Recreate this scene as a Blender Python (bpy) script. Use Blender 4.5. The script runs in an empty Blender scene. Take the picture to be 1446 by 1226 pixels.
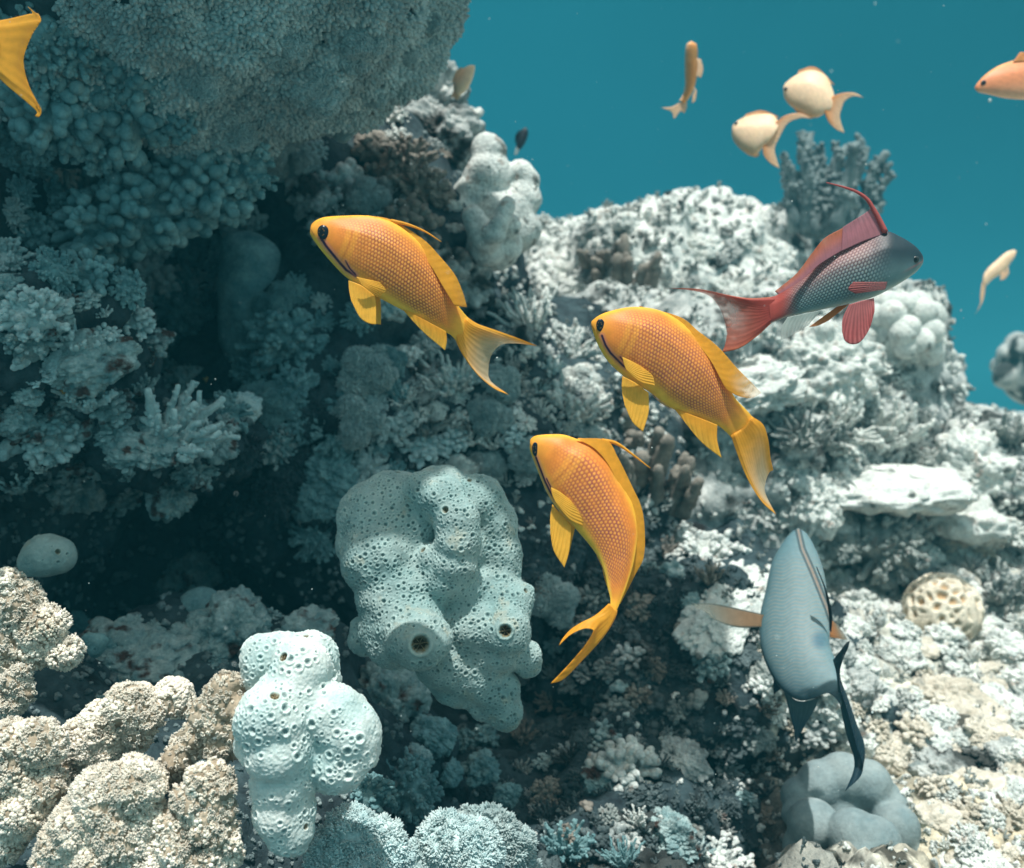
import bpy, bmesh, math, random
import numpy as np
from mathutils import Vector, Matrix
from mathutils.bvhtree import BVHTree
from mathutils.kdtree import KDTree

random.seed(7); RNG = np.random.default_rng(7)
S = bpy.context.scene
COL = S.collection
R = math.radians

# ------------------------------------------------------------------ camera, water light, sun
F_PX, CX, CY = 1450.0, 723.0, 613.0            # photograph 1446 x 1226
cam_d = bpy.data.cameras.new('camera'); cam = bpy.data.objects.new('camera', cam_d); COL.objects.link(cam)
cam.location = (0, 0, 0); cam.rotation_euler = (R(90), 0, 0)
cam_d.sensor_width = 36.0; cam_d.lens = 36.0 * F_PX / 1446.0
cam_d.clip_start = 0.01; cam_d.clip_end = 200.0
cam_d.dof.use_dof = True; cam_d.dof.focus_distance = 0.48; cam_d.dof.aperture_fstop = 12
S.camera = cam

SUN_DIR = Vector((0.0, -0.36, 0.93)).normalized()      # towards the sun
sun_d = bpy.data.lights.new('sun', 'SUN'); sun = bpy.data.objects.new('sun', sun_d); COL.objects.link(sun)
sun_d.energy = 5.0; sun_d.angle = R(0.6); sun_d.color = (1.0, 1.0, 0.95)
sun.rotation_euler = SUN_DIR.to_track_quat('Z', 'Y').to_euler(); sun.location = (0, 0, 5)

W = bpy.data.worlds.new('World'); S.world = W; W.use_nodes = True
def world():
    nt = W.node_tree; N = nt.nodes; L = nt.links; N.clear()
    out = N.new('ShaderNodeOutputWorld'); bg = N.new('ShaderNodeBackground')
    sky = N.new('ShaderNodeTexSky'); sky.sky_type = 'NISHITA'; sky.sun_disc = False
    sky.sun_elevation = math.asin(SUN_DIR.z); sky.sun_rotation = math.atan2(SUN_DIR.x, SUN_DIR.y)
    bg.inputs['Strength'].default_value = 0.10
    tc = N.new('ShaderNodeTexCoord'); sep = N.new('ShaderNodeSeparateXYZ'); L.new(tc.outputs['Generated'], sep.inputs[0])
    # daylight filtered by the water overhead
    tint = N.new('ShaderNodeMix'); tint.data_type = 'RGBA'; tint.blend_type = 'MULTIPLY'; tint.inputs['Factor'].default_value = 1
    L.new(sky.outputs[0], tint.inputs['A']); tint.inputs['B'].default_value = (3.3, 2.7, 1.75, 1)
    # open water seen sideways and down
    mp = N.new('ShaderNodeMapping'); L.new(tc.outputs['Generated'], mp.inputs[0]); mp.inputs['Scale'].default_value = (1, 1, 1.3)
    no = N.new('ShaderNodeTexNoise'); no.inputs['Scale'].default_value = 3.2; no.inputs['Detail'].default_value = 3; L.new(mp.outputs[0], no.inputs[0])
    nx = N.new('ShaderNodeMath'); nx.operation = 'MULTIPLY_ADD'; L.new(no.outputs[0], nx.inputs[0]); nx.inputs[1].default_value = 0.42; 
    # a broad darker body of water to the right
    ax = N.new('ShaderNodeMath'); ax.operation = 'MULTIPLY_ADD'; L.new(sep.outputs['X'], ax.inputs[0]); ax.inputs[1].default_value = -0.75; ax.inputs[2].default_value = 0.87
    L.new(ax.outputs[0], nx.inputs[2])
    rp = N.new('ShaderNodeValToRGB'); mr = N.new('ShaderNodeMapRange'); L.new(sep.outputs['Z'], mr.inputs[0])
    mr.inputs[1].default_value = -1; mr.inputs[2].default_value = 1; L.new(mr.outputs[0], rp.inputs[0])
    e = rp.color_ramp.elements
    e[0].position = 0.0; e[0].color = (0.006, 0.045, 0.06, 1)
    e[1].position = 0.46; e[1].color = (0.005, 0.120, 0.190, 1)
    for p, c in ((0.52, (0.005, 0.126, 0.200, 1)), (0.60, (0.006, 0.114, 0.175, 1)), (0.70, (0.009, 0.136, 0.19, 1))):
        x = e.new(p); x.color = c
    sc = N.new('ShaderNodeMix'); sc.data_type = 'RGBA'; sc.blend_type = 'MULTIPLY'; sc.inputs['Factor'].default_value = 1
    L.new(rp.outputs[0], sc.inputs['A']); L.new(nx.outputs[0], sc.inputs['B'])
    # the sunny side of the water, behind the camera, is brighter and less blue
    bk = N.new('ShaderNodeMapRange'); bk.interpolation_type = 'SMOOTHSTEP'; L.new(sep.outputs['Y'], bk.inputs[0]); bk.inputs[1].default_value = 0.35; bk.inputs[2].default_value = -0.6
    bmx = N.new('ShaderNodeMix'); bmx.data_type = 'RGBA'; L.new(bk.outputs[0], bmx.inputs['Factor']); L.new(sc.outputs['Result'], bmx.inputs['A']); bmx.inputs['B'].default_value = (0.235, 0.44, 0.47, 1)
    ten = N.new('ShaderNodeVectorMath'); ten.operation = 'SCALE'; ten.inputs['Scale'].default_value = 8.6; L.new(bmx.outputs['Result'], ten.inputs[0])
    mx = N.new('ShaderNodeMix'); mx.data_type = 'RGBA'
    up = N.new('ShaderNodeMapRange'); up.interpolation_type = 'SMOOTHSTEP'; L.new(sep.outputs['Z'], up.inputs[0]); up.inputs[1].default_value = 0.42; up.inputs[2].default_value = 0.75
    L.new(up.outputs[0], mx.inputs['Factor']); L.new(ten.outputs[0], mx.inputs['A']); L.new(tint.outputs['Result'], mx.inputs['B'])
    L.new(mx.outputs['Result'], bg.inputs['Color']); L.new(bg.outputs[0], out.inputs[0])
world()
S.view_settings.view_transform = 'Standard'; S.view_settings.look = 'None'
S.view_settings.exposure = 0.24; S.view_settings.gamma = 1.0; S.view_settings.use_curve_mapping = False
S.render.engine = 'CYCLES'; S.cycles.use_denoising = True
S.cycles.max_bounces = 6; S.cycles.transparent_max_bounces = 8

# ------------------------------------------------------------------ helpers: pixels, noise, meshes
def P(px, py, Y):
    "point of the place that stands Y metres out, in the direction of photograph pixel (px, py)"
    return np.stack([(np.asarray(px, float) - CX) / F_PX * Y, np.asarray(Y, float) + 0 * np.asarray(px, float), -(np.asarray(py, float) - CY) / F_PX * Y], -1)
def PV(px, py, Y): return Vector(P(px, py, Y))

def h3(i, j, k, seed):
    n = (i.astype(np.int64) * 374761393 + j.astype(np.int64) * 668265263 + k.astype(np.int64) * 1440662683 + seed * 974634777) & 0xffffffff
    n = ((n ^ (n >> 13)) * 1274126177) & 0xffffffff
    n = ((n ^ (n >> 16)) * 2246822519) & 0xffffffff
    return ((n ^ (n >> 15)) & 0xffffff) / float(0xffffff)
def vnoise(p, seed=0):
    f = np.floor(p); t = p - f; t = t * t * t * (t * (t * 6 - 15) + 10); f = f.astype(np.int64)
    r = 0
    for a in (0, 1):
        for b in (0, 1):
            for c in (0, 1):
                w = (t[:, 0] if a else 1 - t[:, 0]) * (t[:, 1] if b else 1 - t[:, 1]) * (t[:, 2] if c else 1 - t[:, 2])
                r = r + w * h3(f[:, 0] + a, f[:, 1] + b, f[:, 2] + c, seed)
    return r * 2 - 1
def fbm(p, octv=4, seed=0, gain=0.5):
    a, r, q = 1.0, 0, np.array(p, float)
    for o in range(octv):
        r = r + a * vnoise(q, seed + o * 17); q = q * 2.03 + 7.1; a *= gain
    return r
def worley(p, seed=0, jit=0.9):
    "F1, F2 and cell id"
    f = np.floor(p).astype(np.int64); d1 = np.full(len(p), 9.0); d2 = d1.copy(); cid = np.zeros(len(p))
    for a in (-1, 0, 1):
        for b in (-1, 0, 1):
            for c in (-1, 0, 1):
                i, j, k = f[:, 0] + a, f[:, 1] + b, f[:, 2] + c
                d = (i + .5 + jit * (h3(i, j, k, seed) - .5) - p[:, 0]) ** 2 + (j + .5 + jit * (h3(i, j, k, seed + 5) - .5) - p[:, 1]) ** 2 + (k + .5 + jit * (h3(i, j, k, seed + 9) - .5) - p[:, 2]) ** 2
                m = d < d1
                d2 = np.where(m, d1, np.minimum(d2, d)); cid = np.where(m, h3(i, j, k, seed + 13), cid); d1 = np.where(m, d, d1)
    return np.sqrt(d1), np.sqrt(d2), cid
def bump_cells(p, seed=0):
    "rounded knobs packed side by side, 0..1"
    d, _, c = worley(p, seed)
    return np.sqrt(np.clip(1 - (d / 0.72) ** 2, 0, 1)) * (0.55 + 0.45 * c)
def sstep(a, b, x):
    t = np.clip((x - a) / (b - a), 0, 1); return t * t * (3 - 2 * t)

def lerp(a, b, t): return np.asarray(a) * (1 - t[..., None]) + np.asarray(b) * t[..., None]
_ico = {}
def ico(n):
    if n not in _ico:
        bm = bmesh.new(); bmesh.ops.create_icosphere(bm, subdivisions=n, radius=1.0)
        v = np.array([x.co[:] for x in bm.verts]); f = np.array([[y.index for y in x.verts] for x in bm.faces]); bm.free()
        _ico[n] = (v / np.linalg.norm(v, axis=1)[:, None], f)
    v, f = _ico[n]; return v.copy(), f
def join(parts):
    V, F, C, o = [], [], [], 0
    for q in parts:
        V.append(q[0]); F.append(q[1] + o); o += len(q[0])
        C.append(q[2] if len(q) > 2 and q[2] is not None else np.ones((len(q[0]), 4)))
    return np.concatenate(V), np.concatenate(F), np.concatenate(C)
def vnormals(V, F):
    n = np.cross(V[F[:, 1]] - V[F[:, 0]], V[F[:, 2]] - V[F[:, 0]]); r = np.zeros_like(V)
    for k in range(3):
        for ax in range(3): r[:, ax] += np.bincount(F[:, k], n[:, ax], len(V))
    return r / np.maximum(np.linalg.norm(r, axis=1), 1e-12)[:, None]
def make_mesh(name, V, F, mat, col=None, smooth=True):
    me = bpy.data.meshes.new(name); n, m = len(V), len(F)
    me.vertices.add(n); me.vertices.foreach_set('co', np.ascontiguousarray(V, np.float32).ravel())
    me.loops.add(3 * m); me.loops.foreach_set('vertex_index', np.ascontiguousarray(F, np.int32).ravel())
    me.polygons.add(m); me.polygons.foreach_set('loop_start', np.arange(0, 3 * m, 3, dtype=np.int32))
    if smooth: me.polygons.foreach_set('use_smooth', np.ones(m, bool))
    me.update(calc_edges=True)
    if col is not None:
        if col.shape[1] == 3: col = np.concatenate([col, np.ones((n, 1))], 1)
        a = me.color_attributes.new('Col', 'FLOAT_COLOR', 'POINT'); a.data.foreach_set('color', np.ascontiguousarray(col, np.float32).ravel())
    if mat: me.materials.append(mat)
    return me
def obj(name, V, F, mat, origin=None, parent=None, col=None, smooth=True):
    "one mesh object; V in world coordinates, origin = its own place"
    if parent is not None: o0 = np.array(parent.matrix_basis.translation if parent.parent is None else parent['_w'])
    else: o0 = np.zeros(3)
    if origin is None: origin = V.mean(0) if parent is None else o0
    origin = np.array(origin, float)
    if col is None: col = np.ones((len(V), 4))
    o = bpy.data.objects.new(name, make_mesh(name, V - origin, F, mat, col, smooth)); COL.objects.link(o)
    o.location = origin - o0
    if parent is not None: o.parent = parent
    return o
def tag(o, label=None, cat=None, group=None, kind=None):
    if label: o['label'] = label
    if cat: o['category'] = cat
    if group: o['group'] = group
    if kind: o['kind'] = kind
    return o
def empty(name, loc):
    o = bpy.data.objects.new(name, None); o.empty_display_size = 0.01; COL.objects.link(o); o.location = loc; return o

def basis(n, spin=None):
    "rotation matrices (k,3,3) whose third column is n"
    n = np.atleast_2d(n); k = len(n)
    a = np.where(np.abs(n[:, 2:3]) < 0.9, np.array([[0, 0, 1.]]), np.array([[1., 0, 0]]))
    x = np.cross(a, n); x /= np.maximum(np.linalg.norm(x, axis=1), 1e-9)[:, None]; y = np.cross(n, x)
    if spin is None: spin = RNG.uniform(0, 2 * math.pi, k)
    c, s = np.cos(spin)[:, None], np.sin(spin)[:, None]
    return np.stack([x * c + y * s, -x * s + y * c, n], 2)
def stamp(tv, tf, pos, rot, sc, tcol=None, icol=None):
    "many copies of a small template in one mesh"
    k = len(pos); sc = np.asarray(sc, float)
    if sc.ndim == 1: sc = np.repeat(sc[:, None], 3, 1)
    V = np.einsum('kij,knj->kni', rot, tv[None] * sc[:, None, :]) + pos[:, None, :]
    F = tf[None] + (np.arange(k) * len(tv))[:, None, None]
    C = np.ones((k, len(tv), 4))
    if tcol is not None: C[:, :, :3] *= tcol[None]
    if icol is not None: C[:, :, :3] *= icol[:, None, :]
    return V.reshape(-1, 3), F.reshape(-1, 3), C.reshape(-1, 4)
def on_surface(V, F, k, keep=None, rng=RNG):
    t = V[F]; n = np.cross(t[:, 1] - t[:, 0], t[:, 2] - t[:, 0]); a = np.linalg.norm(n, axis=1); n = n / np.maximum(a, 1e-15)[:, None]
    if keep is not None: a = a * keep(t.mean(1), n)
    i = rng.choice(len(F), k, p=a / a.sum()); u, v = rng.random(k), rng.random(k); m = u + v > 1; u[m], v[m] = 1 - u[m], 1 - v[m]
    q = t[i]; return q[:, 0] + u[:, None] * (q[:, 1] - q[:, 0]) + v[:, None] * (q[:, 2] - q[:, 0]), n[i]
def tube(pts, rad, seg=8, cap=True):
    pts = np.asarray(pts, float); rad = np.asarray(rad, float); n = len(pts)
    d = np.gradient(pts, axis=0); d /= np.maximum(np.linalg.norm(d, axis=1), 1e-9)[:, None]
    x = np.cross(d[0], [0.31, 0.2, 0.93]); x /= np.linalg.norm(x) + 1e-9; fr = []
    for i in range(n):
        x = x - d[i] * x.dot(d[i]); x /= np.linalg.norm(x) + 1e-9; fr.append((x, np.cross(d[i], x)))
    a = np.arange(seg) / seg * 2 * math.pi; V = []
    for i in range(n): V.append(pts[i] + rad[i] * (np.cos(a)[:, None] * fr[i][0] + np.sin(a)[:, None] * fr[i][1]))
    V = np.concatenate(V + [pts[:1] - d[0] * rad[0] * .3, pts[-1:] + d[-1] * rad[-1] * .6]); F = []
    for i in range(n - 1):
        for j in range(seg):
            p, q, r, s = i * seg + j, i * seg + (j + 1) % seg, (i + 1) * seg + j, (i + 1) * seg + (j + 1) % seg
            F += [(p, q, s), (p, s, r)]
    b, e = n * seg, n * seg + 1
    for j in range(seg): F += [(b, (j + 1) % seg, j), (e, (n - 1) * seg + j, (n - 1) * seg + (j + 1) % seg)]
    return V, np.array(F)
def spline(pts, n, w=None):
    "n points along a smooth curve through pts"
    p = np.asarray(pts, float)
    if len(p) == 2: t = np.linspace(0, 1, n) if w is None else w; return p[0] + (p[1] - p[0]) * t[:, None]
    q = np.concatenate([[2 * p[0] - p[1]], p, [2 * p[-1] - p[-2]]]); out = []
    for i in range(len(p) - 1):
        t = np.linspace(0, 1, 24, endpoint=False)[:, None]; a, b, c, d = q[i], q[i + 1], q[i + 2], q[i + 3]
        # centripetal-ish Catmull-Rom, tension kept moderate
        out.append(0.5 * (2 * b + (c - a) * t + (2 * a - 5 * b + 4 * c - d) * t ** 2 + (3 * b - a - 3 * c + d) * t ** 3))
    out = np.concatenate(out + [p[-1:]]); l = np.concatenate([[0], np.cumsum(np.linalg.norm(np.diff(out, axis=0), axis=1))]); l /= l[-1]
    t = np.linspace(0, 1, n) if w is None else w
    return np.stack([np.interp(t, l, out[:, k]) for k in range(out.shape[1])], 1)

# ------------------------------------------------------------------ materials
def mat_new(name):
    m = bpy.data.materials.new(name); m.use_nodes = True; nt = m.node_tree; nt.nodes.clear()
    o = nt.nodes.new('ShaderNodeOutputMaterial'); b = nt.nodes.new('ShaderNodeBsdfPrincipled'); nt.links.new(b.outputs[0], o.inputs[0])
    return m, nt, b, o
def coral_mat(name, ca, cb, scale=60, rough=0.85, bump=0.4, bscale=500, spot=None, spot_scale=45, spot_at=0.62, use_col=True, sss=0.0, spec=0.2, mottle=0.22, spot2=None, pits=0.0):
    "two pigments mixed by noise, an optional third in patches, times the mesh's own pigment, with a fine grain"
    m, nt, b, o = mat_new(name); N, L = nt.nodes, nt.links
    tc = N.new('ShaderNodeNewGeometry')
    n1 = N.new('ShaderNodeTexNoise'); n1.inputs['Scale'].default_value = scale; n1.inputs['Detail'].default_value = 5; n1.inputs['Roughness'].default_value = 0.65; L.new(tc.outputs['Position'], n1.inputs[0])
    r1 = N.new('ShaderNodeMapRange'); r1.inputs[1].default_value = 0.34; r1.inputs[2].default_value = 0.66; L.new(n1.outputs[0], r1.inputs[0])
    mx = N.new('ShaderNodeMix'); mx.data_type = 'RGBA'; mx.inputs['A'].default_value = (*ca, 1); mx.inputs['B'].default_value = (*cb, 1); L.new(r1.outputs[0], mx.inputs['Factor'])
    c = mx.outputs['Result']
    if spot:
        n2 = N.new('ShaderNodeTexNoise'); n2.inputs['Scale'].default_value = spot_scale; n2.inputs['Detail'].default_value = 4; L.new(tc.outputs['Position'], n2.inputs[0])
        r2 = N.new('ShaderNodeMapRange'); r2.inputs[1].default_value = spot_at; r2.inputs[2].default_value = spot_at + 0.08; L.new(n2.outputs[0], r2.inputs[0])
        m2 = N.new('ShaderNodeMix'); m2.data_type = 'RGBA'; m2.inputs['B'].default_value = (*spot, 1); L.new(c, m2.inputs['A']); L.new(r2.outputs[0], m2.inputs['Factor']); c = m2.outputs['Result']
    # fine mottling of film and silt
    nf = N.new('ShaderNodeTexNoise'); nf.inputs['Scale'].default_value = scale * 5.5; nf.inputs['Detail'].default_value = 6; nf.inputs['Roughness'].default_value = 0.7; L.new(tc.outputs['Position'], nf.inputs[0])
    rf = N.new('ShaderNodeMapRange'); rf.inputs[1].default_value = 0.36; rf.inputs[2].default_value = 0.62; rf.inputs[3].default_value = 1 - mottle; rf.inputs[4].default_value = 1.1; L.new(nf.outputs[0], rf.inputs[0])
    mf = N.new('ShaderNodeMix'); mf.data_type = 'RGBA'; mf.blend_type = 'MULTIPLY'; mf.inputs['Factor'].default_value = 1; L.new(c, mf.inputs['A']); L.new(rf.outputs[0], mf.inputs['B']); c = mf.outputs['Result']
    if spot2:
        n5 = N.new('ShaderNodeTexNoise'); n5.inputs['Scale'].default_value = spot_scale * 1.9; n5.inputs['Detail'].default_value = 5; n5.inputs['W' if False else 'Lacunarity'].default_value = 2.3; L.new(tc.outputs['Position'], n5.inputs[0])
        r5 = N.new('ShaderNodeMapRange'); r5.inputs[1].default_value = 0.60; r5.inputs[2].default_value = 0.70; r5.inputs[4].default_value = 0.75; L.new(n5.outputs[0], r5.inputs[0])
        m5 = N.new('ShaderNodeMix'); m5.data_type = 'RGBA'; m5.inputs['B'].default_value = (*spot2, 1); L.new(c, m5.inputs['A']); L.new(r5.outputs[0], m5.inputs['Factor']); c = m5.outputs['Result']
    if use_col:
        at = N.new('ShaderNodeAttribute'); at.attribute_name = 'Col'
        m3 = N.new('ShaderNodeMix'); m3.data_type = 'RGBA'; m3.blend_type = 'MULTIPLY'; m3.inputs['Factor'].default_value = 1; L.new(c, m3.inputs['A']); L.new(at.outputs['Color'], m3.inputs['B']); c = m3.outputs['Result']
    L.new(c, b.inputs['Base Color']); b.inputs['Roughness'].default_value = rough; b.inputs['Specular IOR Level'].default_value = spec
    if sss: b.inputs['Subsurface Weight'].default_value = sss; b.inputs['Subsurface Radius'].default_value = (1, .9, .8); b.inputs['Subsurface Scale'].default_value = 0.003
    if bump:
        n3 = N.new('ShaderNodeTexNoise'); n3.inputs['Scale'].default_value = bscale; n3.inputs['Detail'].default_value = 6; L.new(tc.outputs['Position'], n3.inputs[0])
        bp = N.new('ShaderNodeBump'); bp.inputs['Strength'].default_value = bump; bp.inputs['Distance'].default_value = 0.002; hgt = n3.outputs[0]
        if pits:                                              # the little cups polyps sit in
            vo = N.new('ShaderNodeTexVoronoi'); vo.inputs['Scale'].default_value = 330; L.new(tc.outputs['Position'], vo.inputs['Vector'])
            ad = N.new('ShaderNodeMath'); ad.operation = 'MULTIPLY_ADD'; L.new(vo.outputs['Distance'], ad.inputs[0]); ad.inputs[1].default_value = pits; L.new(n3.outputs[0], ad.inputs[2]); hgt = ad.outputs[0]
        L.new(hgt, bp.inputs['Height']); L.new(bp.outputs[0], b.inputs['Normal'])
    return m
def col_mat(name, rough=0.5, spec=0.35, fin=False, sss=0.0):
    "pigment from the mesh (scales, stripes) with a slight mottling; fins let light and, by pigment alpha, the view through"
    m, nt, b, o = mat_new(name); N, L = nt.nodes, nt.links
    at = N.new('ShaderNodeAttribute'); at.attribute_name = 'Col'; tc = N.new('ShaderNodeTexCoord')
    n = N.new('ShaderNodeTexNoise'); n.inputs['Scale'].default_value = 300; n.inputs['Detail'].default_value = 4; L.new(tc.outputs['Object'], n.inputs[0])
    r = N.new('ShaderNodeMapRange'); L.new(n.outputs[0], r.inputs[0]); r.inputs[1].default_value = .3; r.inputs[2].default_value = .7; r.inputs[3].default_value = .9; r.inputs[4].default_value = 1.06
    mx = N.new('ShaderNodeMix'); mx.data_type = 'RGBA'; mx.blend_type = 'MULTIPLY'; mx.inputs['Factor'].default_value = 1; L.new(at.outputs['Color'], mx.inputs['A']); L.new(r.outputs[0], mx.inputs['B'])
    L.new(mx.outputs['Result'], b.inputs['Base Color']); b.inputs['Roughness'].default_value = rough; b.inputs['Specular IOR Level'].default_value = spec
    if sss: b.inputs['Subsurface Weight'].default_value = sss; b.inputs['Subsurface Radius'].default_value = (1, .6, .3); b.inputs['Subsurface Scale'].default_value = 0.003
    if fin:
        tr = N.new('ShaderNodeBsdfTranslucent'); L.new(mx.outputs['Result'], tr.inputs[0]); s1 = N.new('ShaderNodeMixShader'); s1.inputs[0].default_value = 0.4
        L.new(b.outputs[0], s1.inputs[1]); L.new(tr.outputs[0], s1.inputs[2])
        tp = N.new('ShaderNodeBsdfTransparent'); s2 = N.new('ShaderNodeMixShader'); L.new(at.outputs['Alpha'], s2.inputs[0]); L.new(tp.outputs[0], s2.inputs[1]); L.new(s1.outputs[0], s2.inputs[2])
        L.new(s2.outputs[0], o.inputs[0])
    return m
# ------------------------------------------------------------------ pigments of the reef
M_ROCK = coral_mat('reef_rock', (0.19, 0.23, 0.23), (0.60, 0.625, 0.60), 55, .9, .8, 380, spot=(0.05, 0.055, 0.052), spot_scale=26, spot_at=.52)
M_DARK = coral_mat('shade_painted_rock', (0.012, 0.020, 0.025), (0.055, 0.09, 0.10), 40, .9, .6, 380, spot=(0.012, 0.012, 0.012), spot_scale=30)  # near-black copy of the rock: shade of hollow and thicket put into the colour
M_WHITE = coral_mat('bleached_coral', (0.50, 0.55, 0.53), (0.81, 0.835, 0.79), 70, .85, .7, 600, spot=(0.15, 0.165, 0.155), spot_scale=62, spot_at=.605, mottle=.26, spot2=(.36, .27, .22), pits=.5)
M_SAND = coral_mat('coral_sand', (0.46, 0.42, 0.34), (0.70, 0.66, 0.57), 60, .95, .6, 700, spot=(0.25, 0.25, 0.22), spot_scale=50)
M_BED = coral_mat('reef_floor', (0.24, 0.255, 0.25), (0.74, 0.74, 0.68), 34, .95, .9, 420, spot=(0.07, 0.072, 0.065), spot_scale=30, spot_at=.54)
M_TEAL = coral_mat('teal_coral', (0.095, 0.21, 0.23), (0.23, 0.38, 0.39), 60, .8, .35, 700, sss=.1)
M_GREY = coral_mat('grey_soft_coral', (0.26, 0.355, 0.36), (0.45, 0.535, 0.525), 50, .9, .3, 600)
M_BEIGE = coral_mat('beige_coral', (0.57, 0.50, 0.40), (0.80, 0.74, 0.63), 60, .85, .3, 600, sss=.3, mottle=.22)
M_CORE = coral_mat('beige_flesh', (0.30, 0.235, 0.165), (0.50, 0.42, 0.32), 60, .9, .4, 600, mottle=.3)
M_HAZY = coral_mat('hazy_branch', (0.08, 0.125, 0.135), (0.26, 0.315, 0.315), 60, .9, .6, 600, pits=.5)
M_BUD = coral_mat('beige_buds', (0.68, 0.60, 0.48), (0.84, 0.79, 0.70), 60, .7, .2, 600, sss=.1)
M_BROWN = coral_mat('brown_coral', (0.15, 0.135, 0.115), (0.32, 0.295, 0.255), 50, .9, .5, 500)
M_SPONGE = coral_mat('pored_sponge', (0.22, 0.335, 0.33), (0.38, 0.465, 0.445), 26, .75, .2, 900, sss=.15, mottle=.16, spot2=(.34, .36, .30))
M_PALE = coral_mat('white_sponge', (0.36, 0.50, 0.495), (0.70, 0.72, 0.68), 22, .75, .15, 900, sss=.25, mottle=.12)
M_SMOOTH = coral_mat('smooth_coral', (0.15, 0.215, 0.23), (0.28, 0.335, 0.335), 30, .8, .25, 500, mottle=.14)
M_FROST = coral_mat('frost_coral', (0.36, 0.50, 0.51), (0.56, 0.67, 0.66), 50, .9, .3, 600, sss=.1)
M_SHADE = coral_mat('shade_painted_coral', (0.028, 0.045, 0.05), (0.125, 0.165, 0.17), 60, .9, .6, 600, pits=.5)  # the thicket's shade is put into this dark colour
M_BRANCH = coral_mat('branch_coral', (0.11, 0.15, 0.15), (0.38, 0.41, 0.385), 60, .9, .6, 600, pits=.5, spot2=(.20, .13, .11))
M_CRUST = coral_mat('crusted_rock', (0.13, 0.245, 0.26), (0.44, 0.55, 0.54), 75, .85, .9, 500, spot=(0.085, 0.045, 0.035), spot_scale=60, spot_at=.57)
M_ORANGE = coral_mat('orange_crust', (0.55, 0.25, 0.05), (0.66, 0.40, 0.12), 120, .8, .5, 700)
M_HOLE = coral_mat('sponge_throat', (0.13, 0.10, 0.06), (0.26, 0.21, 0.14), 300, .8, .2, 900)

# ------------------------------------------------------------------ the reef's rock: ground sheet and rock masses
def rough(V, n, seed, size, a1, a2, a3=0.0):
    "push a surface out by broad noise, knobs and small knobs"
    p = V / size
    d = a1 * fbm(p * 1.3, 4, seed) + a2 * bump_cells(p * 3.2, seed + 3)
    if a3: d = d + a3 * bump_cells(p * 8.0 + 3.3, seed + 7)
    return V + n * (d * size)[:, None]
ROCKS, DARK = [], []          # (V, F)
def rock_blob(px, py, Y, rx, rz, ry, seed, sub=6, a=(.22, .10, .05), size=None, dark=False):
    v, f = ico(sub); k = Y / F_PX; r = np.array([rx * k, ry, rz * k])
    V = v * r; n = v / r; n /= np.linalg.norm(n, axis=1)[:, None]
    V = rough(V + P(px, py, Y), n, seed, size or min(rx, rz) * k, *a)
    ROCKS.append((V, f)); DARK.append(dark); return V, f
#           px    py    Y     rx   rz   ry
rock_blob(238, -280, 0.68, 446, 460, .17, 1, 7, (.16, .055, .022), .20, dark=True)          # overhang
rock_blob(-60, -1360, 0.512, 1130, 820, .205, 2, 5, (.2, .05, .02), .3, dark=True)            # unseen reef mass above the frame, added to cast shade on the sponge
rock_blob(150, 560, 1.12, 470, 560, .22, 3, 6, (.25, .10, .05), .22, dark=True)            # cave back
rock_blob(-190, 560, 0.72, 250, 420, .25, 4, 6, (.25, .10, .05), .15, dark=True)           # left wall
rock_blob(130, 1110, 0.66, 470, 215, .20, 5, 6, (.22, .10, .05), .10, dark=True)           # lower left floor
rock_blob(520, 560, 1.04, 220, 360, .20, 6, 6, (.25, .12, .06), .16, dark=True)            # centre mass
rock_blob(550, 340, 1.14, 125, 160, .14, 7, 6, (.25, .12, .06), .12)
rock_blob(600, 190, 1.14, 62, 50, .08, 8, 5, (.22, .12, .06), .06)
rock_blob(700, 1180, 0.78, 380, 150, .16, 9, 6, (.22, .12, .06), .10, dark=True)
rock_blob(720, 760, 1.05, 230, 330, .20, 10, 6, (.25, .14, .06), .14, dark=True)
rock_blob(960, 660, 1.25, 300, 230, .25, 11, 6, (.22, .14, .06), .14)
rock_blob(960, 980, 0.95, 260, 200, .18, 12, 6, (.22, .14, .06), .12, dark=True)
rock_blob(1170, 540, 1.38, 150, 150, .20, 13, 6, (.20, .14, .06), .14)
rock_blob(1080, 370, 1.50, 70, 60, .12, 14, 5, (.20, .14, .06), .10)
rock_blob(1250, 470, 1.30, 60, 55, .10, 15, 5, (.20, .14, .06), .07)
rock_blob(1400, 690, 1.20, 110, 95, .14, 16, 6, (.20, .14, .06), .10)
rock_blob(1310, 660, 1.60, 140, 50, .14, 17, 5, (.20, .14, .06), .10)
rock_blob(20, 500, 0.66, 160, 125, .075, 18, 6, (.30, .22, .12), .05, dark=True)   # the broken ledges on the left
rock_blob(786, -1341, 0.46, 410, 567, .12, 21, 5, (.16, .04, .02), .2, dark=True)   # another unseen mass, added out of frame to shade the thicket
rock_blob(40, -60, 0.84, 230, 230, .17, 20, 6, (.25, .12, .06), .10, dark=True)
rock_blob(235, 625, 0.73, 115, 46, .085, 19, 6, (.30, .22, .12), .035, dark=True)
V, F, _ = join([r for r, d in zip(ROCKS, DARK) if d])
tag(obj('cave_wall', V, F, M_DARK, origin=(0, 0, 0)), kind='structure')  # also holds the two unseen masses added overhead for shadow
V, F, _ = join([r for r, d in zip(ROCKS, DARK) if not d])
tag(obj('reef_wall', V, F, M_ROCK, origin=(0, 0, 0)), kind='structure')
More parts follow.
